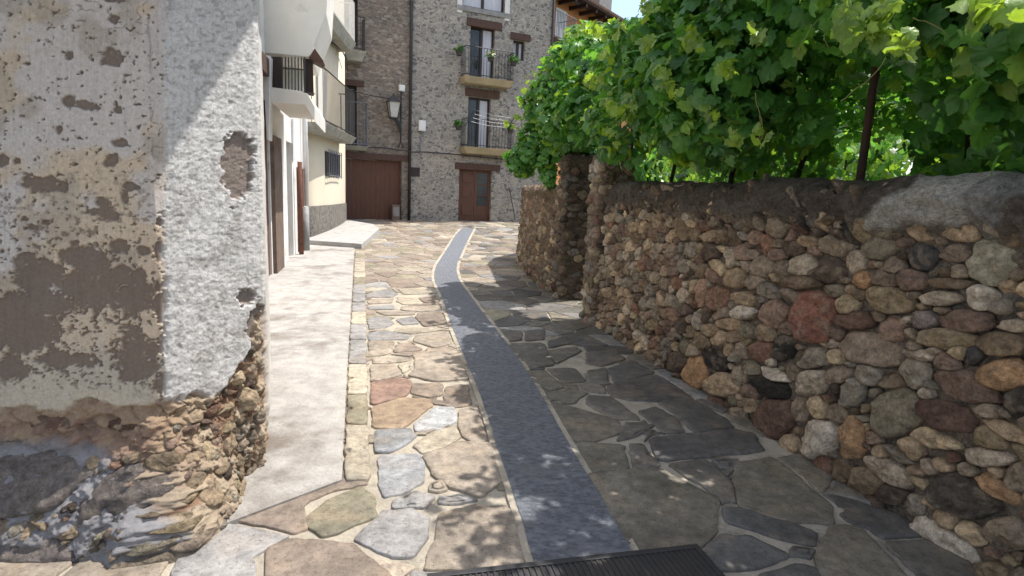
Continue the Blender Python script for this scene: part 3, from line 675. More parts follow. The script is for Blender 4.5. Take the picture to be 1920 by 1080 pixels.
pc = WF.p(ULEN-.16, 0, -.16)
pillar('', '', pc[0], pc[1], .17, .20, 1.97, (1.0, .95, .9), parent=nw)

# far garden wall: starts at the gateway, bends away to the right
A0 = G(1052, 562); A1 = G(1000, 528); A2 = G(972, 496)
path = [A0[:2]+(A0-A1)[:2]*.02, A0[:2]*.5+A1[:2]*.5+np.array([-.02, 0]), A1[:2], A2[:2]]
path += [A2[:2]+np.array([.02, .9]), A2[:2]+np.array([.28, 1.9]), A2[:2]+np.array([.8, 2.9]), A2[:2]+np.array([1.8, 4.2]), A2[:2]+np.array([4, 5.6])]
pp = []
for i in range(len(path)-1):          # Catmull-Rom
    p0 = path[max(i-1, 0)]; p1 = path[i]; p2 = path[i+1]; p3 = path[min(i+2, len(path)-1)]
    for t in np.linspace(0, 1, 12, endpoint=False): pp.append(.5*((2*p1)+(-p0+p2)*t+(2*p0-5*p1+4*p2-p3)*t*t+(-p0+3*p1-3*p2+p3)*t**3))
pp = np.array(pp); PL = np.concatenate([[0], np.cumsum(np.linalg.norm(np.diff(pp, axis=0), axis=1))]); tn = np.gradient(pp, axis=0); tn /= np.linalg.norm(tn, axis=1)[:, None]
nr = np.stack([-tn[:, 1], tn[:, 0]], 1)   # left of travel = street side
def S_far(u, v, d):
    u = np.asarray(u); x = np.interp(u, PL, pp[:, 0]); y = np.interp(u, PL, pp[:, 1]); a = np.interp(u, PL, nr[:, 0]); b = np.interp(u, PL, nr[:, 1])
    d = d-.05*np.asarray(v); return np.column_stack([x+a*d, y+b*d, np.asarray(v)+zg(y)])
fw = thing('garden_wall', 'curving tan rubble wall beyond the gateway, half covered by the vine', 'stone wall', (A1[0]+.2, A1[1], 0))
sd_ = []; fill_seeds(sd_, 0, 7.0, .02, 1.6, 900, .035, .10)
sd_ = [(c, Mx, np.array(col)*np.array([1.12, .98, .82])) for c, Mx, col in sd_]
V, F, K = rubble(S_far, sd_, 14, 3, .035); fmesh('stones', V, F, M['stones'], fw, K, True)
def far_col(u, v, d, V):
    n = fbm(u*7, v*9, 161, 4); return np.array([.25, .185, .12])*(.6+.8*n)[:, None]
wall_body(S_far, 0, 8.5, 1.66, .4, 260, 50, far_col, 'mortar_core', fw)
# its squared gateway end
ee = WF.e
q = A0[:2]-WF.n[:2]*.40
pillar('', '', (A0[0]-WF.n[0]*.20+ee[0]*.1), (A0[1]-WF.n[1]*.20+ee[1]*.1), .14, .25, 2.06, (.62, .58, .55), parent=fw)

# ================================================================== NEAR HOUSE (left)
H1 = thing('old_house', 'old house corner with peeling plaster over earth and boulders, nearest on the left', 'house', (-1.7, 2.9, 0))
plan = [(-4.2, 2.12), (-2.2, 2.20), (-1.52, 2.24), (-1.45, 2.27), (-1.41, 2.35), (-1.275, 2.68), (-1.25, 2.76), (-1.27, 2.84), (-1.53, 3.45), (-1.97, 4.45), (-2.08, 4.7)]
plan = np.array(plan); hl = np.concatenate([[0], np.cumsum(np.linalg.norm(np.diff(plan, axis=0), axis=1))])
tn2 = np.gradient(plan, axis=0); tn2 /= np.linalg.norm(tn2, axis=1)[:, None]; nn2 = np.stack([tn2[:, 1], -tn2[:, 0]], 1)
def ufor(x): return np.interp(x, plan[:7, 0], hl[:7])
us = np.concatenate([np.linspace(0, ufor(-2.25), 60, endpoint=False), np.linspace(ufor(-2.25), hl[7], 400, endpoint=False), np.linspace(hl[7], hl[-1], 120)])
vs = np.concatenate([np.linspace(-.1, 2.45, 640, endpoint=False), np.linspace(2.45, 4.2, 30)])
U, Vv = np.meshgrid(us, vs); u = U.ravel(); v = Vv.ravel()
bx = np.interp(u, hl, plan[:, 0]); by = np.interp(u, hl, plan[:, 1]); bnx = np.interp(u, hl, nn2[:, 0]); bny = np.interp(u, hl, nn2[:, 1])
P0 = np.column_stack([bx, by, v]); x, y = proj(P0)
wob = (fbm(u*9, v*9, 171, 5)-.5)
yb = np.interp(x, [-400, 0, 120, 230, 330, 370, 410, 440, 470, 486, 500, 600], [745, 764, 766, 758, 752, 748, 728, 700, 655, 600, 560, 540])+wob*46
side = sm(hl[7]-.02, hl[7]+.1, u)
above = sm(-7, 7, yb-y); above = np.maximum(above, side*sm(.1, .3, v))     # 1 = plaster still on
chips = np.zeros_like(x)
e1 = fbm(x/34., y/34., 181, 4)-.5; e2 = (fbm(x/12., y/9., 185, 3)-.5)*1.1+(fbm(x/4.5, y/3.5, 187, 2)-.5)*.5
def blob(cx, cy, rx, ry, ang=0, k=.9):
    a = R(ang); dx = x-cx; dy = y-cy; X = dx*math.cos(a)+dy*math.sin(a); Y = -dx*math.sin(a)+dy*math.cos(a)
    return sm(.12, -.12, np.sqrt((X/rx)**2+(Y/ry)**2)-1+e1*k+e2*k)
spots = [(213,36,13,11,0),(211,108,20,16,0),(127,105,8,7,0),(128,188,13,11,0),(158,197,26,9,12),(111,242,6,7,0),(221,206,8,8,0),(338,47,6,5,0),(340,118,8,5,0),(364,120,6,5,0),(220,0,22,6,0),
         (225,268,14,8,0),(209,300,14,12,-40),(75,346,34,17,12),(245,350,17,9,5),(3,300,10,12,0),(32,302,7,6,0),(60,425,13,7,0),(45,410,8,6,0),(200,400,28,16,20),(190,380,16,14,0),(232,372,9,16,0),(115,350,12,10,0),
         (85,418,8,5,0),(300,415,10,9,0),(4,472,6,4,0),(140,455,10,8,0),(170,490,44,30,25),(70,520,48,36,-10),(130,480,24,16,0),(40,488,26,14,-20),(160,545,60,38,8),(90,570,60,30,0),(220,460,20,14,20),(215,520,34,22,0),
         (60,620,70,46,0),(200,590,60,26,0),(250,560,40,30,0),(30,580,44,40,0),(260,690,44,24,0),(290,640,34,34,0),(300,600,20,60,0),(120,675,60,18,0),(250,640,50,36,0),(305,720,24,22,0),(255,520,20,14,0),(270,470,12,8,0),(300,470,10,20,0),(20,690,40,20,0),(150,620,30,20,0)]
for s in spots: chips = np.maximum(chips, blob(*s))
lightisl = np.maximum(blob(172, 618, 54, 34, 0, 1.2), blob(285, 615, 22, 26, 0)); chips = chips*(1-lightisl)
left = sm(322, 308, x+wob*16)
sprinkle = sm(.66, .70, fbm(x/9., y/7., 191, 3))*sm(220, 520, y)*.9+sm(.74, .77, fbm(x/9., y/7., 193, 3))
chips = np.maximum(chips, np.clip(sprinkle, 0, 1)*sm(760, 700, y))*left
right = sm(300, 318, x+wob*16)*(1-side)
deepchip = (blob(449, 292, 30, 46, 0, .7)+blob(440, 330, 18, 40, 0)+blob(458, 340, 16, 40, 20)+blob(462, 560, 20, 16, 0)+blob(480, 600, 12, 34, 10))*right; deepchip = np.clip(deepchip, 0, 1)
rsp = sm(.60, .70, fbm(x/8., y/6., 201, 3))*right; rsp2 = sm(.5, .68, fbm(x/26., y/26., 205, 4))*right*sm(260, 420, y)
# colours (of the wall's own layers)
C = np.ones((len(x), 3))*np.array([.62, .50, .37])
C = mixc(C, (.60, .545, .50), sm(.40, .56, fbm(x/95., y/80., 211, 3)+(260-y)/1600))           # cooler limewash high up
C = mixc(C, (.40, .34, .27), sm(.55, .70, fbm(x/60., y/70., 215, 4))*.6)
C = mixc(C, (.52, .47, .38), sm(640, 700, y+e1*60)*left*.7)
C = C*(.93+.14*fbm(x/5., y/5., 221, 3))[:, None]
C = mixc(C, (.20, .15, .12), chips*.93); hc = sm(.006, .0015, np.abs(fbm(x/120.+3, y/90., 275, 4)-.5))*sm(.5, .6, fbm(x/150., y/150., 276, 2)); C = mixc(C, (.2, .17, .15), hc*.7)
Cr = np.ones_like(C)*np.array([.66, .65, .63]); Cr = mixc(Cr, (.30, .285, .27), sm(.5, .62, fbm(x/5., y/4., 203, 3))*(.25+.75*rsp2)); Cr = mixc(Cr, (.36, .34, .32), rsp*.7); Cr = mixc(Cr, (.44, .42, .39), rsp2*.5)
C = C*(1-right[:, None])+Cr*right[:, None]
C = mixc(C, (.23, .18, .15), deepchip*.9)
C = mixc(C, (.72, .70, .66), side*.9)
C = C*(1-.08*sm(.5, .8, fbm(x/3., y/60., 223, 2)))[:, None]
seam = np.exp(-((y-(388+.05*x+e1*16))/2.4)**2)*sm(.5, .6, fbm(x/30., 3+y*0, 227, 2))*left; C = mixc(C, (.25, .21, .2), seam*.6)
seam2 = np.exp(-((x-(277+.03*y+e1*14))/2.2)**2)*sm(.45, .6, fbm(y/24., 5+x*0, 229, 2))*sm(330, 290, y); C = mixc(C, (.25, .22, .2), seam2*.6)
# under layers: red earth band, boulders, tan rubble
def bulgef(v, x, side): return np.interp(v, [-.1, .1, .25, .38, .5, .62], [.33, .25, .16, .08, .025, 0])*sm(440, 250, x)*(1-side)+np.interp(v, [-.1, .05, .2, .4, .6], [.17, .15, .08, .02, 0])*(1-side)*sm(250, 330, x)*sm(475, 400, x)
va = v-bulgef(v, x, side)*1.05
rn = fbm(u*20, va*20, 231, 5); rr_ = fbm(u*6, va*6, 235, 4)
E = np.ones_like(C)*np.array([.25, .165, .12])*(.5+1.0*rn)[:, None]
E = mixc(E, (.36, .26, .17), sm(.5, .62, rr_)*.8)
tanr = np.maximum(sm(300, 400, x+wob*60), sm(830, 900, y+wob*60))*(1-side); E = mixc(E, (.40, .33, .24), tanr*.85*(.45+.55*sm(.42, .55, rn)))
E = mixc(E, (.20, .11, .065), tanr*sm(.53, .62, fbm(u*9, va*9, 239, 4))*.8)
rockm = sm(-14, 14, y-np.interp(x, [-300, 0, 110, 200, 245, 290, 330, 380], [800, 815, 820, 838, 860, 900, 960, 1060])+wob*50)*(1-side)
Rk = np.ones_like(C)*np.array([.23, .222, .225])*(.5+1.0*fbm(u*11, va*12, 241, 5))[:, None]
lowtan = sm(960, 1010, y+e1*60)*sm(.5, .58, fbm(u*14, va*14, 243, 3)); Rk = mixc(Rk, (.36, .29, .2), lowtan*.8)
cr1 = np.abs(fbm(u*4+va*2, va*4, 245, 4)-.5); crack = sm(.009, .002, cr1)
Rk = mixc(Rk, (.07, .06, .055), crack*.55*sm(.45, .6, fbm(u*3, v*3, 249, 2))); E = E*(1-rockm[:, None])+Rk*rockm[:, None]
C = C*above[:, None]+E*(1-above)[:, None]
# relief
disp = above*(.0+.006*wob-.010*chips-.020*deepchip)+right*above*(.004*(fbm(x/8.+y/20., y/5., 251, 4, .7)-.5)+.009*(fbm(x/18., y/14., 253, 5, .62)-.5))
disp += (1-above)*(-.032+bulgef(v, x, side)+.06*(rn-.5)+.03*(fbm(u*30, va*30, 271, 4)-.5)-crack*.012)
disp -= .02*side*(fbm(u*6, v*2, 269, 3)-.5)
P = P0.copy(); P[:, 0] += bnx*disp; P[:, 1] += bny*disp
i = np.arange(len(u)).reshape(len(vs), len(us)); F = np.stack([i[:-1, :-1], i[:-1, 1:], i[1:, 1:], i[1:, :-1]], -1).reshape(-1, 4)
fmesh('wall', P, F, M['plaster_old'], H1, C, True)
hs = []
def hseed(px, py, w_, h_, ang, key, k=1.0):
    q = D(px, py, 2.22 if px < 330 else 2.22+.3*(px-330)/150); c = np.array([float(np.interp(q[0], plan[:7, 0], hl[:7])), q[2]]); a = R(ang); r1 = w_/2*2.2/FPX; r2 = h_/2*2.2/FPX
    hs.append((c, np.array([[math.cos(a), math.sin(a)], [-math.sin(a), math.cos(a)]])@np.diag([r1, r2]), np.array(SC[key])*k))
for it in [(70,880,300,110,-4,'lil',.8),(250,900,150,90,-30,'lil',.72),(120,975,200,70,5,'lil',.85),(-60,960,120,120,0,'grey',.9),(20,1040,70,50,10,'cream',.9),(90,1050,60,44,0,'wh',1),(170,1020,120,60,-8,'grey',1.0),(250,1010,90,60,-30,'grey',.9),
   (150,1075,70,40,0,'tan',1),(230,1075,90,46,0,'wh',.8),(300,1000,70,60,-20,'gt',1),(330,930,60,50,10,'tan',1),(30,1085,60,40,0,'tan',.9),(330,1060,80,60,0,'gt',1),(385,870,60,44,-30,'tan',1.05),(420,790,54,60,10,'tan',1.1),(455,720,40,60,0,'wh',.8),
   (400,960,70,50,-20,'tan',1),(450,900,50,60,0,'brown',1.2),(360,800,60,30,-10,'rb',.9),(430,1010,60,50,0,'gt',1),(100,792,90,26,2,'rb',.9),(240,800,80,28,4,'rb',.85),(460,820,44,50,0,'gt',1.05),(300,860,50,40,10,'ob',1)]: hseed(*it)
def okh(c):
    X = np.interp(c[0], hl[:7], plan[:7, 0]); Yp = np.interp(c[0], hl[:7], plan[:7, 1]); a_, b_ = proj(np.array([[X, Yp, c[1]]])); a_ = a_[0]; b_ = b_[0]
    return b_ > np.interp(a_, [-400, 250, 330, 370, 410, 440, 470, 500], [850, 850, 800, 770, 745, 715, 680, 600]) and a_ < 492
fill_seeds(hs, hl[1]-.3, hl[5]+.06, -.08, .8, 210, .012, .04, okh)
def S_house(u, v, d):
    bx = np.interp(u, hl, plan[:, 0]); by = np.interp(u, hl, plan[:, 1]); nx_ = np.interp(u, hl, nn2[:, 0]); ny_ = np.interp(u, hl, nn2[:, 1]); x_, y_ = proj(np.column_stack([bx, by, v]))
    k = d-.036+bulgef(v, x_, sm(hl[7]-.02, hl[7]+.1, u)); return np.column_stack([bx+nx_*k, by+ny_*k, v])
V, F, K = rubble(S_house, hs, 26, 6, .032, gap=.05); fmesh('base_stones', V, F, M['stones'], H1, K*np.array([1.02, .97, .9]), True)
# roof with an eave along the lane (above the picture; it shades the corner)
ed = np.array([-.386, .92]); en = np.array([.92, .386]); cpt = np.array([-1.2, 2.72])
def hp(a, b, z): q = cpt+ed*a+en*b; return np.array([q[0], q[1], z])
mb = MB(); mb.hexa([hp(-3, .80, 3.95), hp(2.5, .80, 3.95), hp(2.5, -3, 4.3), hp(-3, -3, 4.3), hp(-3, .80, 4.05), hp(2.5, .80, 4.05), hp(2.5, -3, 4.9), hp(-3, -3, 4.9)])
mb.build('roof', M['tile'], H1)
# thin black cable down the edge of the house
cb = thing('cable', 'thin black cable running down the far edge of the peeling house', 'cable', (-1.95, 4.72, 0))
mb = MB(); mb.tube([D(481, -120, 4.8), D(481, 40, 4.8), D(482, 100, 4.8), D(478, 150, 4.8)], .012, 6); mb.build('cable', M['iron'], cb)

# ================================================================== FAR STONE HOUSES
FA = R(24); O = G(890, 415); BF = Frame((O[0], O[1]), (math.cos(FA), math.sin(FA)))
FZ = float(zg(O[1]))
uE = BF.at(1034, 80)[0]; uP = BF.at(767, 300)[0]; uL = BF.at(600, 300)[0]; TOP = FZ+13
def rc(*a): return BF.rect(*a)
grey = thing('stone_house', 'tall grey rubble stone house with two railed balconies at the end of the lane', 'house', BF.p(uP+3, 0, -2))
brown = thing('stone_house', 'brown rubble stone house with a wide dark garage door at the end of the lane', 'house', BF.p(uP-3, 0, -2))
door = rc(860, 318, 921, 414); door = (door[0], door[1], FZ-.2, door[3])
w_mid = rc(877, 183, 919, 281); w_up = rc(881, 50, 927, 154); w_small = rc(962, 76, 984, 113); w_top = rc(868, -70, 948, 18); hatch = rc(770, 314, 787, 331)
BF.wall(uP+.012, uE, -.3, TOP, [door, w_mid, w_up, w_small, w_top], .28, 'wall', M['masonry_grey'], grey)
gar = rc(640, 299, 753, 410); gar = (gar[0]-1, gar[1], -.3, gar[3])
w_l1 = rc(640, 160, 669, 272); w_l2 = rc(640, -5, 671, 84)
BF.wall(uL-4, uP-.012, -.3, TOP, [gar, (w_l1[0]-.3, *w_l1[1:]), (w_l2[0]-.3, *w_l2[1:])], .3, 'wall', M['masonry_brown'], brown)
mb = MB(); BF.box(mb, uE-.02, uE, -.3, TOP, -8, -.003); BF.box(mb, uP, uE-.03, TOP, TOP+.3, -8, .7); mb.build('roof', M['masonry_grey'], grey)
mb = MB(); BF.box(mb, uL-4, uP-.05, TOP, TOP+.3, -8, .7); mb.build('roof', M['tile'], brown)
def part(name, mat, parent, u0, u1, z0, z1, d0, d1, bev=.004):
    mb = MB(); BF.box(mb, u0, u1, z0, z1, d0, d1); return mb.build(name, mat, parent, bev)
def lintel(parent, r, x=.02, d=.06, F_=None):
    u0, u1, z0, z1 = r; return part('lintel', M['beam'], parent, u0, u1, z0, z1, -.2, d, .01)
lintel(grey, rc(853, 307, 937, 319)); lintel(grey, rc(872, 168, 936, 183)); lintel(grey, rc(875, 38, 941, 53)); lintel(grey, rc(957, 63, 994, 76)); lintel(brown, rc(640, 288, 765, 299)); lintel(brown, rc(640, 150, 682, 161))
# ground-floor double door
def glazed(parent, r, zsill, panes, colr='dark_wood', curtain=None, name='door'):
    u0, u1, z0, z1 = r; z0 = zsill; f = MB(); t = .07
    BF.box(f, u0+.004, u0+t, z0, z1-.004, -.22, -.14); BF.box(f, u1-t, u1-.004, z0, z1-.004, -.22, -.14); BF.box(f, u0+t, u1-t, z1-t, z1-.004, -.219, -.141); BF.box(f, u0+t, u1-t, z0, z0+t, -.219, -.141)
    um = (u0+u1)/2; BF.box(f, um-.05, um+.05, z0+t, z1-t, -.215, -.135)
    o = f.build(name, M[colr], parent, .004)
    for k, (a, b) in enumerate(((u0+t, um-.05), (um+.05, u1-t))):
        g = MB(); BF.box(g, a, b, z0+t, z1-t, -.20, -.19); g.build('pane', M['curtain'] if (curtain is not None and k in curtain) else M['glass'], o)
    return o
u0, u1, z0, z1 = door; fz = FZ-.02; um = (u0+u1)/2
dl = part('door', M['wood_door'], grey, u0+.004, um-.012, fz, z1-.005, -.2, -.14); 
for zz in (fz+.25, fz+.95, fz+1.5): part('panel', M['wood_door'], dl, u0+.18, um-.15, zz, zz+.42, -.1399, -.115)
dr_ = MB(); a, b = um+.012, u1-.004
BF.box(dr_, a, a+.1, fz, z1-.005, -.2, -.14); BF.box(dr_, b-.1, b, fz, z1-.005, -.2, -.14); BF.box(dr_, a+.1, b-.1, fz, fz+.62, -.199, -.141); BF.box(dr_, a+.1, b-.1, z1-.12, z1-.005, -.199, -.141)
hh = (z1-.12-fz-.62)
for k in (1, 2): BF.box(dr_, a+.1, b-.1, fz+.62+hh*k/3-.025, fz+.62+hh*k/3+.025, -.198, -.142)
d2 = dr_.build('door', M['wood_door'], grey, .004); g = MB(); BF.box(g, a+.1, b-.1, fz+.62, z1-.12, -.18, -.17); g.build('pane', M['glass'], d2)
g = MB(); g.tube([BF.p(um-.09, fz+1.08, -.14), BF.p(um-.09, fz+1.08, -.08), BF.p(um-.2, fz+1.08, -.08)], .012, 6); g.build('handle', M['iron'], dl)
glazed(grey, w_mid, w_mid[2], 1, curtain=(1,)); glazed(grey, w_up, w_up[2], 1, curtain=(1,)); glazed(grey, w_small, w_small[2], 1, curtain=(0,1), name='window'); glazed(grey, w_top, w_top[2], 1, curtain=(0, 1), name='window')
part('window_surround', M['white_plaster'], grey, w_top[1]+.004, w_top[1]+.2, w_top[2]-.25, TOP-.5, -.1, .03); part('window_surround', M['white_plaster'], grey, w_top[0]-.2, w_top[0]-.004, w_top[2]-.25, TOP-.5, -.1, .03)
part('window_sill', M['grey_stone'], grey, w_top[0]-.19, w_top[1]+.19, w_top[2]-.17, w_top[2]-.004, -.1, .05)
part('hatch', M['dark_wood'], grey, *hatch, -.05, .02)
for r in (w_l1, w_l2): glazed(brown, r, r[2], 1, name='window', curtain=((1,) if r is w_l2 else None))
# garage door of planks
gd = MB(); u0, u1, _, z1 = gar; k = u0+.005
while k < u1-.01: kk = min(k+.17, u1-.005); BF.box(gd, k, kk-.008, FZ-.3, z1-.005, -.26, -.2-.004*(int(k*10) % 2)); k += .17
gd.build('garage_door', M['garage_wood'], brown)
# balconies
def balcony(parent, r, proj_, slab_mat, rail_mat, top_z, bars=22, shape=True, Fm=None, thick=.16):
    Fm = Fm or BF; u0, u1, z0, z1 = r
    mb = MB()
    mb.hexa([Fm.p(u0+.12, z0-.02, proj_-.12), Fm.p(u1-.12, z0-.02, proj_-.12), Fm.p(u1-.05, z0-.02, 0), Fm.p(u0+.05, z0-.02, 0), Fm.p(u0, z1, proj_), Fm.p(u1, z1, proj_), Fm.p(u1, z1, 0), Fm.p(u0, z1, 0)])
    s = mb.build('balcony_slab', slab_mat, parent, .015)
    rl = MB(); t = .012; e = .05; zt = top_z
    P3 = [Fm.p(u0+e, 0, .03), Fm.p(u0+e, 0, proj_-e), Fm.p(u1-e, 0, proj_-e), Fm.p(u1-e, 0, .03)]
    for zz in (z1+.07, zt): rl.tube([p+np.array([0, 0, zz]) for p in P3], .016, 6)
    for a, b in zip(P3[:-1], P3[1:]):
        n = max(2, int(np.linalg.norm(b-a)/.115))
        for k in range(n): q = a+(b-a)*k/n; rl.tube([q+np.array([0, 0, z1+.001]), q+np.array([0, 0, zt])], .0095, 5)
    q = P3[-1]; rl.tube([q+np.array([0, 0, z1]), q+np.array([0, 0, zt])], .012, 5)
    rl.build('balcony_railing', rail_mat, parent); return s
b_up = rc(861, 151, 954, 162); b_mid = rc(861, 279, 955, 290)
balcony(grey, b_up, .55, M['ochre_slab'], M['iron'], b_up[3]+1.02); balcony(grey, b_mid, .55, M['ochre_slab'], M['iron'], b_mid[3]+1.0)
b_l1 = rc(640, 274, 690, 281); b_l2 = rc(640, 100, 682, 118)
balcony(brown, b_l1, .3, M['slab_stone'], M['iron_grey'], b_l1[3]+1.45); balcony(brown, b_l2, .6, M['slab_stone'], M['iron'], b_l2[3]+1.05)
# drainpipes
dp = thing('drainpipe', 'tall black drainpipe between the brown and the grey stone house', 'drainpipe', BF.p(uP, FZ, .09))
mb = MB(); mb.tube([BF.p(uP, FZ-.1, .09), BF.p(uP, TOP, .09)], .055, 10); mb.build('pipe', M['iron'], dp, smooth=True)
for z in (1.5, 3.5, 5.6, 7.8): mb = MB(); mb.tube([BF.p(uP, z, .09), BF.p(uP, z+.06, .09)], .07, 10); mb.build('bracket', M['iron'], dp)
dp['group'] = 'drainpipes of the far stone houses'
dp = thing('drainpipe', 'black drainpipe on the right corner of the grey stone house', 'drainpipe', BF.p(uE, FZ, .07))
mb = MB(); mb.tube([BF.p(uE-.02, 0, .08), BF.p(uE-.02, TOP, .08)], .05, 10); mb.build('pipe', M['iron'], dp, smooth=True); dp['group'] = 'drainpipes of the far stone houses'
# cables
def cable(label, pts, d, r=.016, px=True):
    P = [BF.p(*BF.at(x, y, d), d) for x, y in pts]; t = thing('cable', label, 'cable', P[0]); mb = MB(); mb.tube(P, r, 6); mb.build('wire', M['iron'], t, smooth=True)
cable('thick black cable stapled along the stone walls above the garage door', [(676,274),(690,276),(720,277),(745,281),(765,283),(771,285),(800,285),(860,290),(900,294),(955,300)], .19, .026)
cable('black cable sagging across the brown wall to the street lamp', [(652,168),(670,173),(700,180),(725,184),(738,184),(752,180)], .2, .018)
# lamp
lx = BF.at(752, 200, .1)[0]; lm = thing('street_lamp', 'black wall lantern with frosted panes on a bracket left of the tall drainpipe', 'street lamp', BF.p(lx, 4.0, .1))
_, za = BF.at(752, 172, .1); _, zb = BF.at(752, 276, .1)
mb = MB(); mb.tube([BF.p(lx, za, .1), BF.p(lx, zb+.2, .1), BF.p(lx-.1, zb, .1)], .028, 8); mb.tube([BF.p(lx, zb+.2, .1), BF.p(lx+.1, zb, .1)], .02, 8); mb.build('post', M['iron'], lm, smooth=True)
uc, zc = BF.at(738, 200, .35); 
mb = MB(); zt_ = BF.at(738, 220, .35)[1]
mb.tube([BF.p(lx, zt_-.55, .1), BF.p(lx-.06, zt_-.25, .18), BF.p(uc, zt_-.03, .35)], .022, 8); mb.add([BF.p(lx, zt_-.6, .1), BF.p(lx, zt_-.1, .12), BF.p(uc, zt_-.02, .35), BF.p(lx+.015, zt_-.6, .1), BF.p(lx+.015, zt_-.1, .12), BF.p(uc+.015, zt_-.02, .35)], [[0, 1, 2], [5, 4, 3], [0, 2, 5, 3], [0, 3, 4, 1], [1, 4, 5, 2]]); mb.build('bracket', M['iron'], lm)
def ringp(c, r, z): return [BF.p(c+r*a, z, .35+r*b) for a, b in ((-1, -1), (1, -1), (1, 1), (-1, 1))]
z0 = zt_; z1 = BF.at(738, 192, .35)[1]; z2 = BF.at(738, 180, .35)[1]
mb = MB(); mb.hexa(ringp(uc, .115, z0)+ringp(uc, .19, z1)); mb.build('lamp_glass', M['lamp_glass'], lm)
mb = MB(); mb.hexa(ringp(uc, .25, z1)+ringp(uc, .07, z2)); mb.hexa(ringp(uc, .05, z2)+ringp(uc, .02, z2+.1)); mb.hexa(ringp(uc, .13, z0-.05)+ringp(uc, .13, z0-.002))
for a, b in zip(ringp(uc, .12, z0), ringp(uc, .2, z1)): mb.tube([a, b], .014, 5)
mb.build('lamp_frame', M['iron'], lm)
def box_thing(name, label, cat, x0, y0, x1, y1, d0, d1, mat, parts=None):
    r = rc(x0, y0, x1, y1); t = thing(name, label, cat, BF.p((r[0]+r[1])/2, r[2], d0)); part('housing', mat, t, *r, d0, d1, .012)
    part('lid', mat, t, r[0]+.02, r[1]-.02, r[2]+.03, r[3]-.03, d1, d1+.012, .004); return t, r
box_thing('junction_box', 'small white junction box fixed above the street lamp', 'junction box', 747, 160, 758, 172, .002, .14, M['white_paint'])
t, r = box_thing('meter_box', 'upright white meter box on the grey wall right of the tall drainpipe', 'meter box', 784, 226, 797, 246, .002, .12, M['white_paint'])
mb = MB(); mb.tube([BF.p((r[0]+r[1])/2, r[2], .05), BF.p((r[0]+r[1])/2-.08, r[2]-.75, .04)], .022, 6); mb.build('conduit', M['iron_grey'], t)
# stone post leaning by the garage
sb = thing('stone_block', 'pale upright stone block standing against the right side of the garage door', 'stone block', BF.p(*[rc(734, 384, 749, 411)[0], FZ], .15))
r = rc(734, 384, 749, 411); mb = MB(); BF.box(mb, r[0], r[1], FZ-.05, r[3], -.08, .12); mb.build('block', M['jamb_stone'], sb, .02)
r = rc(736, 388, 747, 405); mb = MB(); BF.box(mb, r[0], r[1], r[2], r[3], .12, .13); mb.build('plate', M['grey_stone'], sb, .004)

# ------------------------------------------------------------------ leaves
lob = [(0, .16), (16, .46), (27, .62), (38, .70), (44, .80), (54, .70), (64, .68), (74, .80), (84, .90), (90, .98), (98, .84), (110, .72), (120, .74), (131, .84), (140, .90), (147, .86), (156, .84), (166, .96), (174, 1.0), (180, 1.1)]
ang = [a for a, r in lob]+[360-a for a, r in lob[1:-1]][::-1]; rad_ = [r for a, r in lob]+[r for a, r in lob[1:-1]][::-1]
LO = np.array([[rr*math.sin(R(a)), -rr*math.cos(R(a)), 0] for a, rr in zip(ang, rad_)])
LT = np.concatenate([[[0, 0, .0]], LO]); LT[:, 2] = -.20*np.abs(LT[:, 0])-.20*LT[:, 1]**2+.07*np.sin(LT[:, 0]*9+LT[:, 1]*5); LT[0, 2] = .05
LFc = np.array([[0, 1+i, 1+(i+1) % len(LO)] for i in range(len(LO))])
SMT = np.array([[0, -1, 0], [.5, -.3, -.08], [.45, .4, -.08], [0, 1, -.1], [-.45, .4, -.08], [-.5, -.3, -.08]]); SMF = np.array([[0, 1, 2], [0, 2, 3], [0, 3, 4], [0, 4, 5]])
def leaves(name, P, N, size, cols, parent, tmpl=(LT, LFc), kind=None, mat='leaf'):
    n = len(P); N = N/np.linalg.norm(N, axis=1)[:, None]
    # leaf tips hang down: tip axis = down, made perpendicular to the normal
    dn = np.tile([0, 0, -1.], (n, 1))+rng.normal(0, .45, (n, 3)); Y = dn-N*np.sum(dn*N, 1)[:, None]; Y /= np.linalg.norm(Y, axis=1)[:, None]; X = np.cross(Y, N)
    T, Fc = tmpl; k = len(T); cz = rng.uniform(.2, 2.3, n)[:, None, None]
    Tn = T[None]*np.array([1, 1, 1])[None, None]; Z = Tn[:, :, 2:3]*cz
    V = P[:, None]+size[:, None, None]*(Tn[:, :, 0:1]*X[:, None]+Tn[:, :, 1:2]*Y[:, None]+Z*N[:, None])
    F = (Fc[None]+(np.arange(n)*k)[:, None, None]).reshape(-1, 3); C = np.repeat(cols, k, axis=0)
    return fmesh(name, V.reshape(-1, 3), F, M[mat], parent, C)
def lcols(n, young=.15):
    a = np.array([.06, .18, .055]); b = np.array([.16, .37, .085]); c = np.array([.27, .44, .08]); t = rng.random(n)[:, None]; C = a*(1-t)+b*t
    y = rng.random(n) < young; C[y] = c*rng.uniform(.8, 1.15, (y.sum(), 1)); return C*rng.uniform(.8, 1.2, (n, 1))
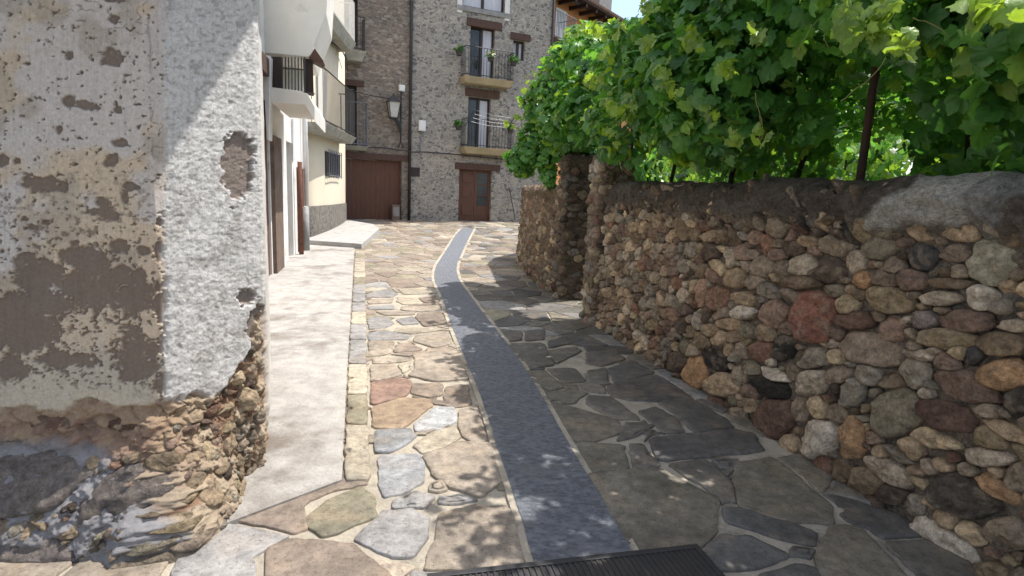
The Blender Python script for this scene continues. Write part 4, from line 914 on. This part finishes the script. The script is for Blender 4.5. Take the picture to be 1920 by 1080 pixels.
# ------------------------------------------------------------------ pots on the far balconies
def potplant(label, px, py, d, size, flower=None, hang=False, group='potted plants on the far balconies'):
    u, z = BF.at(px, py, d); o = thing('potted_plant', label, 'plant', BF.p(u, z-size*.5, d), group)
    mb = MB(); mb.tube([BF.p(u, z-size*.5, d), BF.p(u, z-.02, d), BF.p(u, z, d)], size*.36, 10, size*.5); mb.build('pot', M['pot'], o)
    n = 70; q = rng.normal(0, 1, (n, 3)); q /= np.linalg.norm(q, axis=1)[:, None]; q[:, 2] = np.abs(q[:, 2])*1.1 if not hang else q[:, 2]
    P = BF.p(u, z+.02, d)+q*size*rng.uniform(.3, .85, (n, 1)); C = lcols(n, .1)*.7
    if flower is not None: k = rng.random(n) < .4; C[k] = flower
    leaves('foliage', P, q+rng.normal(0, .5, (n, 3)), np.full(n, size*.22), C, o, (SMT, SMF)); return o
potplant('dark potted plant hooked on the left end of the upper railed balcony', 861, 97, .5, .26)
potplant('white flowering plant in the middle of the upper balcony railing', 920, 108, .55, .25, (.6, .55, .55))
potplant('dark pot hooked on the right end of the upper balcony beneath the small window', 963, 116, .5, .28)
potplant('dark potted plant hooked on the left end of the lower railed balcony', 860, 237, .5, .27)
potplant('pale flowering pot at the right end of the lower railed balcony', 957, 243, .5, .24, (.45, .5, .45))
cl = thing('clothes_line', 'folding clothes line of pale wires on the lower railed balcony', 'clothes line', BF.p(*BF.at(910, 240, .5), .5))
mb = MB()
for k in range(4):
    dd = .55+.12*k; a = BF.p(*BF.at(893-3*k, 207+7*k, dd), dd); b = BF.p(*BF.at(958-3*k, 221+6*k, dd), dd); mid = (a+b)/2-np.array([0, 0, .04]); mb.tube([a, mid, b], .004, 4)
mb.build('wire', M['white_paint'], cl)
for px in ((966, 216, 948, 250), (890, 205, 872, 236)): mb = MB(); mb.tube([BF.p(*BF.at(px[0], px[1], 1.0), 1.0), BF.p(*BF.at(px[2], px[3], .5), .5)], .015, 5); mb.build('arm', M['iron'], cl)
# leaning stick by the wall end
st = thing('pole', 'thin dark pole leaning on the grey wall right of the double door', 'pole', BF.p(*BF.at(966, 412, .3), .3))
mb = MB(); mb.tube([BF.p(*BF.at(966, 412, .35), .35), BF.p(*BF.at(955, 352, .05), .05)], .02, 6); mb.build('pole', M['dark_wood'], st)

# ================================================================== ORANGE HOUSE
OFp = BF.p(uE+.5, 0, -1.2)
a0 = D(1036, 60, 26.5); a1 = D(1240, 130, 36.0)
OF = Frame(a0[:2], (a1-a0)[:2]); 
if OF.n[1] > 0: OF.n = -OF.n
oh = thing('orange_house', 'orange rendered house with wooden eaves and tiled roof behind the vine', 'house', OF.p(4, 0, -2))
def eave_z(u): return None
ue0 = OF.at(1030, 0)[0]; ue1 = OF.at(1215, 60)[0]; zE = OF.at(1078, 2, .9)[1]
zE2 = OF.at(1170, 48, .9)[1]; zE = (zE+zE2)/2+.1
ow = OF.rect(1042, -30, 1063, 72)
mb = MB(); OF.box(mb, ue0-3, ue1+1.0, -.3, zE+.25, -8, 0); mb.build('wall', M['orange'], oh)
mb = MB(); OF.box(mb, ow[0], ow[1], ow[2], zE-.3, .002, .03); wn = mb.build('window', M['white_paint'], oh)
mb = MB(); OF.box(mb, ow[0]+.12, ow[1]-.12, ow[2]+.4, zE-.42, .03, .04); mb.build('pane', M['curtain'], wn)
mb = MB(); 
mb.hexa([OF.p(ue0-3, zE, 1.0), OF.p(ue1+1.6, zE, 1.0), OF.p(ue1+1.6, zE+1.5, -4), OF.p(ue0-3, zE+1.5, -4), OF.p(ue0-3, zE+.08, 1.0), OF.p(ue1+1.6, zE+.08, 1.0), OF.p(ue1+1.6, zE+1.62, -4), OF.p(ue0-3, zE+1.62, -4)])
rf = mb.build('roof', M['dark_wood'], oh)
mb = MB(); k = ue0-3
while k < ue1+1.55: mb.tube([OF.p(k, zE+.11, 1.08), OF.p(k, zE+1.66, -4)], .075, 6); k += .19
mb.build('roof_tiles', M['tile'], rf)
mb = MB(); k = ue0-2
while k < ue1+1.5: OF.box(mb, k, k+.12, zE-.16, zE-.002, .002, .92); k += .9
mb.build('rafters', M['dark_wood'], rf)
ch = OF.rect(1131, -30, 1154, 27, -.2); mb = MB(); OF.box(mb, ch[0], ch[1], zE+.2, zE+3.2, -1.3, -.4); OF.box(mb, ch[0]-.08, ch[1]+.08, zE+3.2, zE+3.35, -1.38, -.32); mb.build('chimney', M['grey_stone'], rf)
br = OF.rect(1036, 78, 1078, 88, .9); balcony(oh, br, 1.0, M['beam'], M['iron_grey'], br[3]+1.1, Fm=OF)

# ================================================================== HOUSE WITH THE JETTY, left side of lane
g0 = G(530, 500); g1 = G(578, 456); F2 = Frame(g0[:2], (g1-g0)[:2]); 
if F2.n[0] < 0: F2.n = -F2.n
h2 = thing('white_house', 'whitewashed house with a jettied upper storey and old doors on the left of the lane', 'house', F2.p(1, 0, -1))
ua = F2.at(470, 400)[0]; ub = F2.at(577, 400)[0]
d_old = F2.rect(488, 190, 506, 505); d_small = F2.rect(539, 295, 549, 466); d_rust = F2.rect(557, 315, 568, 460)
F2.wall(min(ua, -5.5), ub, -.1, 9, [(d_old[0], d_old[1], -.09, 3.3), (d_small[0], d_small[1], .02, 2.3), (d_rust[0], d_rust[1], -.09, d_rust[3])], .25, 'wall', M['white_plaster'], h2)
def f2(name, mat, u0, u1, z0, z1, d0, d1, par=None, bev=.006): mb = MB(); F2.box(mb, u0, u1, z0, z1, d0, d1); return mb.build(name, mat, par or h2, bev)
mb = MB(); k = d_old[0]
while k < d_old[1]-.02: F2.box(mb, k, min(k+.16, d_old[1]), 0, 3.25, -.1, -.02-.02*random.random()); k += .17
mb.build('door', M['old_wood'], h2)
jj = F2.rect(509, 258, 524, 500); f2('door_jamb', M['jamb_stone'], jj[0], jj[1], 0, jj[3], -.05, .06)
f2('door_lintel', M['beam'], d_old[0]-.2, d_old[1]+.1, 3.05, 3.3, -.2, .1)
f2('door', M['grey_stone'], d_small[0]+.003, d_small[1]-.003, 0, 2.29, -.22, -.14)
f2('door', M['rust'], d_rust[0]+.003, d_rust[1]-.003, 0, d_rust[3]-.003, -.2, .03)
# downpipes
mb = MB(); uu = F2.at(562, 400, .1)[0]; mb.tube([F2.p(uu, 0, .12), F2.p(uu, d_rust[3]+.1, .12)], .05, 8); mb.build('rusty_pipe', M['rust'], h2, smooth=True)
mb = MB(); uu = F2.at(571, 430, .1)[0]; mb.tube([F2.p(uu, -.05, .12), F2.p(uu, 1.0, .12)], .085, 10); mb.build('downpipe', M['pvc_grey'], h2, smooth=True)
mb = MB(); uu = F2.at(573, 280, .1)[0]; mb.tube([F2.p(uu, 1.0, .1), F2.p(uu, 4.6, .1)], .05, 10); mb.build('downpipe', M['white_paint'], h2, smooth=True)
# jetty: a projecting upper room with a tapering lower corner
YJ = 8.95
fr = [(470, -160), (470, 96), (540, 103), (583, 107), (588, 86), (601, 54), (612, 27), (617, -60), (618, -160)]
Pf = [D(x_, y_, YJ) for x_, y_ in fr]; Pb = [p+np.array([-.27*1.5, 1.5, 0]) for p in Pf]; n = len(Pf)
mb = MB(); mb.add(Pf+Pb, [list(range(n)), [n+i for i in range(n)][::-1]]+[[i, n+i, n+(i+1) % n, (i+1) % n] for i in range(n)]); mb.build('jetty', M['cream'], h2, .01)
mb = MB(); cr = [(584, 100), (590, 90), (606, 113), (600, 119), (578, 107)]; Pf = [D(x_, y_, YJ-.02) for x_, y_ in cr]; Pb = [p+np.array([-.1, .4, 0]) for p in Pf]; n = len(Pf)
mb.add(Pf+Pb, [list(range(n)), [n+i for i in range(n)][::-1]]+[[i, n+i, n+(i+1) % n, (i+1) % n] for i in range(n)]); mb.build('corbel', M['beam'], h2, .01)
# balcony seen from its side, with dark shutters and bars
YB = 8.8
def px_prism(pts, Y, back, mat, name, par, bev=.006):
    Pf = [D(x_, y_, Y) for x_, y_ in pts]; Pb = [p+np.array([-.25*back, back, 0]) for p in Pf]; n = len(Pf); mb = MB()
    mb.add(Pf+Pb, [list(range(n)), [n+i for i in range(n)][::-1]]+[[i, n+i, n+(i+1) % n, (i+1) % n] for i in range(n)]); return mb.build(name, mat, par, bev)
px_prism([(505, 163), (508, 192), (572, 196), (590, 228), (590, 200), (577, 176), (560, 170)], YB, 1.9, M['cream'], 'balcony_slab', h2)
px_prism([(478, 100), (478, 175), (496, 188), (500, 262), (504, 262), (507, 105)], YB-.1, .3, M['white_plaster'], 'buttress', h2)
px_prism([(507, 106), (508, 164), (530, 168), (527, 106)], YB+.1, .05, M['dark_wood'], 'shutter', h2); px_prism([(568, 108), (570, 176), (588, 180), (586, 108)], YB+.3, .05, M['dark_wood'], 'shutter', h2)
px_prism([(527, 104), (529, 172), (570, 178), (569, 106)], YB+1.2, .1, M['white_plaster'], 'balcony_back_wall', h2)
mb = MB()
for k in range(8): x_ = 529+k*6; mb.tube([D(x_, 107, YB+.05), D(x_+.5, 171, YB+.05)], .009, 5)
mb.tube([D(527, 127, YB+.05), D(571, 131, YB+.05)], .012, 5); mb.tube([D(510, 168, YB+.05), D(590, 176, YB+.05)], .012, 5); mb.build('balcony_railing', M['iron'], h2)
px_prism([(536, 222), (536, 300), (550, 300), (550, 222)], 11.6, .2, M['white_paint'], 'pilaster', h2)

# ================================================================== BEIGE HOUSE
b0 = G(579, 456); b1 = G(651, 418)
hb = thing('beige_house', 'beige rendered house with rough grey plinth and railed balconies on the left', 'house', (b0+b1)/2)
dirb = (b1-b0)[:2]; Lb = np.linalg.norm(dirb); dirb /= Lb; nb_ = np.array([dirb[1], -dirb[0]])
pl = [b0[:2]-np.array([2.5, .1]), b0[:2]-np.array([.25, .0]), b0[:2]+dirb*.12+nb_*.0]
for t in np.linspace(.15, .8, 6): pl.append(b0[:2]+dirb*Lb*t+nb_*.12*math.sin(math.pi*t))
e_ = b1[:2]
pl += [b0[:2]+dirb*Lb*.93+nb_*.02, e_+nb_*-.12, e_+dirb*.15-nb_*.5, e_+dirb*.1-nb_*4]
pl = np.array(pl)
def extrude(path, z0, z1, off, name, mat, par, follow=False):
    t = np.gradient(path, axis=0); t /= np.linalg.norm(t, axis=1)[:, None]; nr_ = np.stack([t[:, 1], -t[:, 0]], 1); q = path+nr_*off; n = len(q)
    V = [(*a, z0) for a in q]+[(*a, z1) for a in q]+[(*(a-b*.3), z1) for a, b in zip(q, nr_)]
    F = [[i, i+1, n+i+1, n+i] for i in range(n-1)]+[[n+i, n+i+1, 2*n+i+1, 2*n+i] for i in range(n-1)]
    return fmesh(name, V, F, mat, par, smooth=True)
extrude(pl, -.1, 9.5, 0, 'wall', M['beige'], hb); extrude(pl, -.1, .95, .035, 'plinth', M['plinth'], hb)
BGF = Frame(b0[:2], dirb); 
if BGF.n[0] < 0: BGF.n = -BGF.n
def bb(name, mat, r, d0, d1, bev=.006, par=None): mb = MB(); BGF.box(mb, *r, d0, d1); return mb.build(name, mat, par or hb, bev)
wr = BGF.rect(611, 287, 636, 331, .12)
win = bb('window', M['pot'], wr, .0, .135); mb = MB()
for k in range(8): uu = wr[0]+.05+(wr[1]-wr[0]-.1)*k/7; mb.tube([BGF.p(uu, wr[2]-.04, .2), BGF.p(uu, wr[3]+.06, .2)], .014, 5)
for zz in (wr[2]+.02, wr[3]-.02): mb.tube([BGF.p(wr[0]+.03, zz, .2), BGF.p(wr[1]-.03, zz, .2)], .012, 5)
mb.build('grille', M['iron_grey'], win)
rb_ = BGF.rect(588, 243, 652, 256, .35); balcony(hb, rb_, .62, M['slab_stone'], M['iron'], rb_[3]+1.25, Fm=BGF)
rb2 = BGF.rect(598, 46, 652, 66, .35); rb2 = (rb2[0]-.2, rb2[1], rb2[2], rb2[3]); balcony(hb, rb2, .6, M['slab_stone'], M['white_paint'], rb2[3]+1.1, Fm=BGF)
dr = BGF.rect(596, 130, 612, 242, .1); bb('balcony_door', M['cream'], dr, .0, .12)
mb = MB(); mb.tube([BGF.p(*BGF.at(x_, y_, .2), .2) for x_, y_ in ((600, 62), (612, 72), (628, 84), (643, 98), (650, 112), (652, 135))], .02, 6); mb.build('cable', M['iron'], hb)

# ================================================================== GARDEN BEHIND THE WALL
def wp(px, py, d): u, z = WF.at(px, py, d); return WF.p(u, z, d)
gq = [WF.p(-4, .9, -.4), WF.p(ULEN+.0, .9, -.4), WF.p(ULEN+.3, .9, -22), WF.p(-4, .9, -22)]
tag(fmesh('garden_ground', gq, [[0, 1, 2, 3]], M['garden_soil']), kind='structure')

# white house far behind
hx = D(1640, 280, 15.0)
wh = thing('villa', 'pale house with dark roof edge glimpsed through the vine on the right', 'house', (hx[0], 15, 0))
vf = Frame((hx[0], 15.0), (1, .25)); 
if vf.n[1] > 0: vf.n = -vf.n
r1 = vf.rect(1560, 235, 1690, 330); mb = MB(); vf.box(mb, r1[0], r1[1], 0, r1[3], -4, 0); mb.build('wall', M['white_plaster'], wh)
mb = MB(); vf.box(mb, r1[0]-.5, r1[1]+.2, r1[3], r1[3]+.12, -4.3, .5); mb.build('roof', M['dark_wood'], wh)
wv = vf.rect(1632, 268, 1650, 312); mb = MB(); vf.box(mb, *wv, 0.002, .03); mb.build('window', M['glass'], wh)

def clump(P, N, c, r, n, ax=(1, 1, 1), up=.35, shell=.55):
    q = rng.normal(0, 1, (n, 3)); q /= np.linalg.norm(q, axis=1)[:, None]; rr = rng.uniform(shell, 1.0, (n, 1))**.6
    P.append(np.asarray(c)+q*rr*r*np.array(ax)); nn = q+rng.normal(0, .55, (n, 3)); nn[:, 2] += up; N.append(nn)

# --- the vine: a mass over the gateway and the wall, and a deep shaded canopy behind
vine = thing('grape_vine', 'large grape vine spilling over the garden wall and gateway from its pergola', 'vine', WF.p(ULEN*.5, .9, -1.0))
P = []; N = []
def wc(px, py, d, r, n, ax=(1, 1, 1), up=.75): clump(P, N, wp(px, py, d+(.12 if px > 1150 else -.05)), r, n, ax, up)
# (pixel, pixel, distance from wall face (+ street), radius, leaves)
for it in [
  (1060,150,-.1,.55,330),(1110,110,-.25,.46,250),(1100,200,-.05,.44,240),(1150,150,-.2,.46,260),(1170,230,-.05,.42,230),(1200,120,-.3,.5,280),(1060,230,0,.42,240),
  (1240,60,-.2,.5,320),(1250,170,-.1,.48,280),(1300,40,-.3,.55,320),(1310,140,-.1,.5,280),(1300,230,-.1,.36,170),(1380,40,-.2,.5,260),(1380,140,-.15,.42,220),(1370,220,-.2,.34,150),
  (1450,20,-.3,.45,240),(1460,120,-.4,.40,170),(1250,-40,-.3,.5,260),(1350,-60,-.3,.5,260),(1450,-80,-.3,.5,220),(1550,-40,-.1,.34,130),(1660,-60,-.1,.4,160),
  (1310,-70,-.1,.32,150),(1400,-130,-.15,.34,160),(1520,-190,-.15,.34,160),(1650,-250,.0,.36,170),(1850,-330,.0,.36,180),(1240,10,.12,.28,110),(1760,-60,-.2,.4,180),(1880,-40,-.2,.4,200),(1640,20,.12,.17,40),(1860,30,-.3,.25,60),(1980,20,-.45,.35,140),(2060,80,-.55,.4,150),(2000,200,-.5,.4,150)]:
    wc(*it)
# lower-left mass hanging over the far wall, beyond the gateway
fq = lambda px, py, Y: D(px, py, Y)
for px, py, Y, r, n in [(1030,200,9.0,.42,260),(1010,270,9.2,.38,280),(980,300,9.4,.28,200),(1040,290,9.0,.34,220),(1075,215,8.6,.45,240),(1060,130,8.8,.45,240),(1090,90,8.8,.40,200),(1130,100,8.6,.45,220),
                        (1035,330,8.9,.18,90),(1000,190,9.2,.10,26),(975,186,9.2,.07,16),(960,292,9.4,.12,36),(1120,180,8.4,.5,240),(1130,265,8.9,.28,160),(1075,262,9.2,.25,130),(1090,270,8.2,.26,100)]:
    clump(P, N, fq(px, py, Y), r, int(n*.9), up=.8)
# canopy over the garden and shaded curtain behind the front leaves
nC = 8200; uu = rng.uniform(-3.0, ULEN+.4, nC); dd = -rng.uniform(.0, 3.4, nC); zz = 2.75+.25*rng.normal(0, 1, nC)*.6-.12*np.abs(dd+1.5)
P.append(WF.O+WF.e*uu[:, None]+WF.n*dd[:, None]+np.array([0, 0, 1.])*zz[:, None]); nn = rng.normal(0, .6, (nC, 3)); nn[:, 2] += 1; N.append(nn)
def curtain(n, d0, d1, z0, z1, u0, u1, hole=None):
    u = rng.uniform(u0, u1, n); d = -rng.uniform(d0, d1, n); z = rng.uniform(z0, z1, n)
    q = WF.O+WF.e*u[:, None]+WF.n*d[:, None]+np.array([0, 0, 1.])*z[:, None]; x, y = proj(q); k = np.ones(n, bool)
    k &= ~((x > 1560) & (x < 1710) & (y > 165) & (y < 340) & (rng.random(n) < .93)); 
    k &= ~((y > 285) & (rng.random(n) < .45)); k &= ~((x < 1225) & (y > 235))
    P.append(q[k]); nn = rng.normal(0, .6, (k.sum(), 3))+WF.n*.9; nn[:, 2] += .25; N.append(nn)
curtain(900, .35, .9, 1.80, 2.9, -2.5, ULEN-.5); curtain(4200, 1.2, 2.2, 1.6, 2.8, -3, ULEN+.5); curtain(5200, 2.4, 3.4, 1.25, 2.8, -3.5, ULEN+1)
PV, NV = P, N
# young shoots that catch the sun
P = []; N = []
for px, py, Y, n, dx, dy in [(1150,255,None,13,-26,40),(1100,150,None,18,20,-6),(1180,190,None,20,-10,30),(1250,150,None,15,10,30),(1290,70,None,12,16,10),(1360,120,None,10,12,20),(1420,60,None,9,12,16),(1210,80,None,14,16,-14),(1140,190,None,12,14,20),(1330,200,None,8,10,24),(1130,105,None,8,-16,10),(1160,60,None,8,6,-14),(1210,20,None,10,4,-16),(1225,120,None,9,30,10),(1640,45,None,13,14,34),(1690,70,None,9,6,22),(1590,30,None,7,-12,22),(1650,10,None,9,20,10),(1840,15,None,9,16,8),(1880,20,None,6,10,8),(1420,250,None,5,-6,14),(1380,250,None,6,8,16),(1010,190,9.1,10,-22,-2),(985,186,9.1,8,-10,0),(970,290,9.3,9,-12,2)]:
    for k in range(n):
        t = k/max(1, n-1)-.3; q = wp(px+dx*t+rng.normal(0, 9), py+dy*t+rng.normal(0, 8), .46+rng.uniform(-.12, .1) if px < 1300 else (.62 if px > 1500 else .3)+rng.uniform(-.08, .06)) if Y is None else D(px+dx*t+rng.normal(0, 4), py+dy*t+rng.normal(0, 4), Y)
        P.append(q); v = rng.normal(0, .5, 3)+WF.n*.5; v[2] += .5; N.append(v)
for k in range(34):
    ox = rng.uniform(962, 1222); oy = np.interp(ox, [960, 1000, 1040, 1070, 1110, 1150, 1200, 1215, 1225], [262, 170, 104, 62, 52, 58, 62, 30, -10]); lx_, ly_ = rng.normal(-10, 9), rng.uniform(-26, -4); Yq = 9.0 if ox < 1050 else 7.0 if ox < 1120 else 5.6
    for j in range(5): q = D(ox+lx_*j/4+rng.normal(0, 2.5), oy+8+ly_*j/4+rng.normal(0, 2.5), Yq+rng.normal(0, .08)); P.append(q); v = rng.normal(0, .5, 3)+WF.n*.4; v[2] += .6; N.append(v)
SHADE_SPRAY = []  # sprays added above the view, along the sun ray, to drop leaf shadows on the paving
for gx, gy, hz_, r_, n_ in [(905, 925, 3.0, .17, 30), (850, 965, 3.05, .13, 18), (960, 890, 2.95, .2, 40), (950, 1010, 3.0, .2, 36), (900, 1040, 3.05, .12, 16), (985, 830, 3.0, .2, 40)]:
    g_ = G(gx, gy); q = g_+sv/sv[2]*hz_; SHADE_SPRAY.append(q); clump(P, N, q, r_, n_, (1, 1.4, .7), .6, .1)
P = [np.atleast_2d(a) for a in P]; N = [np.atleast_2d(a) for a in N]; P = np.concatenate(P); N = np.concatenate(N)
YP = np.array(P); YN = np.array(N)
P, N = PV, NV
Pc = np.concatenate(P); Nc = np.concatenate(N); x, y = proj(Pc)
keep = ~((x < 1225) & (y < 30)) & ~((x > 1190) & (x < 1262) & (y < -5) & False)
top = np.interp(x, [940, 1000, 1040, 1070, 1110, 1150, 1200, 1215, 1225], [240, 165, 100, 62, 52, 58, 62, 30, -400]); keep &= (y > top-14+40*(fbm(x/26., y/26.+Pc[:, 1]*3, 305, 3)-.5)-rng.uniform(0, 10, len(x)))
keep &= ~((x > 1160) & (x < 1700) & (y > 330+(rng.random(len(x))-.5)*10) & (Pc@WF.n > WF.O@WF.n-.25))
keep &= ~((x < 1100) & (x > 1040) & (y > 300)) | (y < 290)
gapn = fbm(Pc[:, 0]*2.6+Pc[:, 1]*2.6, Pc[:, 2]*3.4, 303, 3); keep &= ~((gapn < .40) & (Pc@WF.n > WF.O@WF.n-.35) & (x > 1180) & (rng.random(len(x)) < .85))
Pc = Pc[keep]; Nc = Nc[keep]; n = len(Pc)
YC = lcols(n, .12); Pc = np.concatenate([Pc, YP]); Nc = np.concatenate([Nc, YN]); YC = np.concatenate([YC, np.array([.25, .38, .07])*rng.uniform(.75, 1.2, (len(YP), 1))]); n = len(Pc)
sz = rng.uniform(.048, .098, n); sz[-len(YP):] = np.random.default_rng(3).uniform(.034, .064, len(YP))
leaves('foliage', Pc, Nc, sz, YC, vine)
# one dead leaf
leaves('dead_leaf', np.array([wp(1762, 65, -.05)]), np.array([WF.n+np.array([0, 0, .2])]), np.array([.06]), np.array([[.25, .09, .045]]), vine)
for k in range(10):
    mb = MB(); vel = rng.normal(0, .012, 3)-np.array([0, 0, .012])
    px = rng.uniform(1040, 1900); py = rng.uniform(60, 240) if px < 1450 else rng.uniform(20, 120); a = wp(px, py, .25); q = [a]
    for j in range(12): vel = vel*.93+rng.normal(0, .0035, 3); q.append(q[-1]+vel)
    mb.tube(q, .0022, 4); mb.build('tendril', M['tendril'], vine)
mb = MB()
for px, d, r in [(1265, -.8, .028), (1380, -.9, .03), (1185, -.35, .02), (1430, -1.6, .04), (1500, -1.2, .03), (1800, -1.4, .03)]:
    u = WF.at(px, 320, d)[0]; q = [WF.p(u, .85, d)]
    for j in range(7): q.append(q[-1]+np.array([rng.normal(0, .04), rng.normal(0, .04), .28]))
    mb.tube(q, r, 7, r*.6)
for q in SHADE_SPRAY: u_ = (q-WF.O)@WF.e; mb.tube([WF.p(u_+.2, 2.75, -.4), WF.p(u_+.1, 2.95, .2), q], .008, 5, .004)  # canes made up to carry the added shadow-casting sprays
for z, d in ((2.7, -.3), (2.75, -1.5), (2.7, -2.8)): mb.tube([WF.p(-3, z, d), WF.p(ULEN*.4, z+.04, d), WF.p(ULEN+.3, z, d)], .02, 6)
mb.build('stems', M['bark'], vine)
# posts of the pergola
def post(label, px, d, r, zt=2.8):
    u = WF.at(px, 320, d)[0]; o = thing('pergola_post', label, 'post', WF.p(u, .9, d), 'posts of the vine pergola'); mb = MB(); q = WF.p(u, .85, d); mb.tube([q, WF.p(u-.02, zt, d+.02)], r, 10); mb.build('pole', M['rust_post'], o, smooth=True)
    mb = MB(); mb.tube([WF.p(u-.02, zt-.06, d-.2), WF.p(u-.02, zt-.06, d+.2)], r*.5, 8); mb.build('cross_arm', M['rust_post'], o)
post('thick rusty iron post standing just behind the wall right of centre of the vine', 1615, -.55, .026)
post('thin dark post behind the gateway end of the wall', 1182, -.5, .022)
# shrubs in the sunny garden beyond
for k, (px, py, Y, r, n, lab) in enumerate([(1590, 300, 9.0, .55, 520, 'bright green leafy shrub left of the rusty post behind the wall'), (1720, 290, 8.5, .7, 650, 'bright green leafy shrub right of the rusty post behind the wall'),
        (1290, 300, 13.0, .9, 650, 'sunlit shrub in the garden seen low through the left part of the vine'), (1460, 300, 12.5, .8, 600, 'sunlit shrub in the garden seen low through the middle of the vine'), (1880, 290, 8.0, .8, 700, 'shaded green shrub behind the wall at the far right')]):
    c = D(px, py, Y); o = thing('shrub', lab, 'shrub', (c[0], c[1], .9), 'shrubs in the garden behind the wall'); P = []; N = []; clump(P, N, c, r, n, (1.2, 1.2, .9), .5, .3)
    leaves('foliage', np.concatenate(P), np.concatenate(N), rng.uniform(.05, .09, n), lcols(n, .45), o, (SMT, SMF))
    mb = MB(); mb.tube([np.array([c[0], c[1], .85]), c], .04, 6); mb.build('trunk', M['bark'], o)
# far trees behind everything in the garden
for k, (X, Y, Z, r, lab) in enumerate([(3.2, 15.5, 2.0, 1.15, 'low leafy tree in the garden just behind the gateway'), (6.2, 19, 2.7, 2.4, 'broad leafy tree in the garden behind the left half of the vine'), (8.5, 17, 3.0, 2.6, 'dark broad tree behind the pale house on the right'), (13.5, 15, 2.6, 2.6, 'dark tree beyond the garden at the far right')]):
    o = thing('tree', lab, 'tree', (X, Y, .8), 'trees beyond the garden'); P = []; N = []
    for j in range(9): q = rng.normal(0, 1, 3); q /= np.linalg.norm(q); clump(P, N, np.array([X, Y, Z])+q*r*.6, r*.55, 320, (1, 1, .9))
    Pn = np.concatenate(P); leaves('crown', Pn, np.concatenate(N), rng.uniform(.12, .22, len(Pn)), lcols(len(Pn), .1), o, (SMT, SMF))
    mb = MB(); mb.tube([np.array([X, Y, .7]), np.array([X+.1, Y, 1.8]), np.array([X, Y, Z])], .2, 8, .08); mb.build('trunk', M['bark'], o)
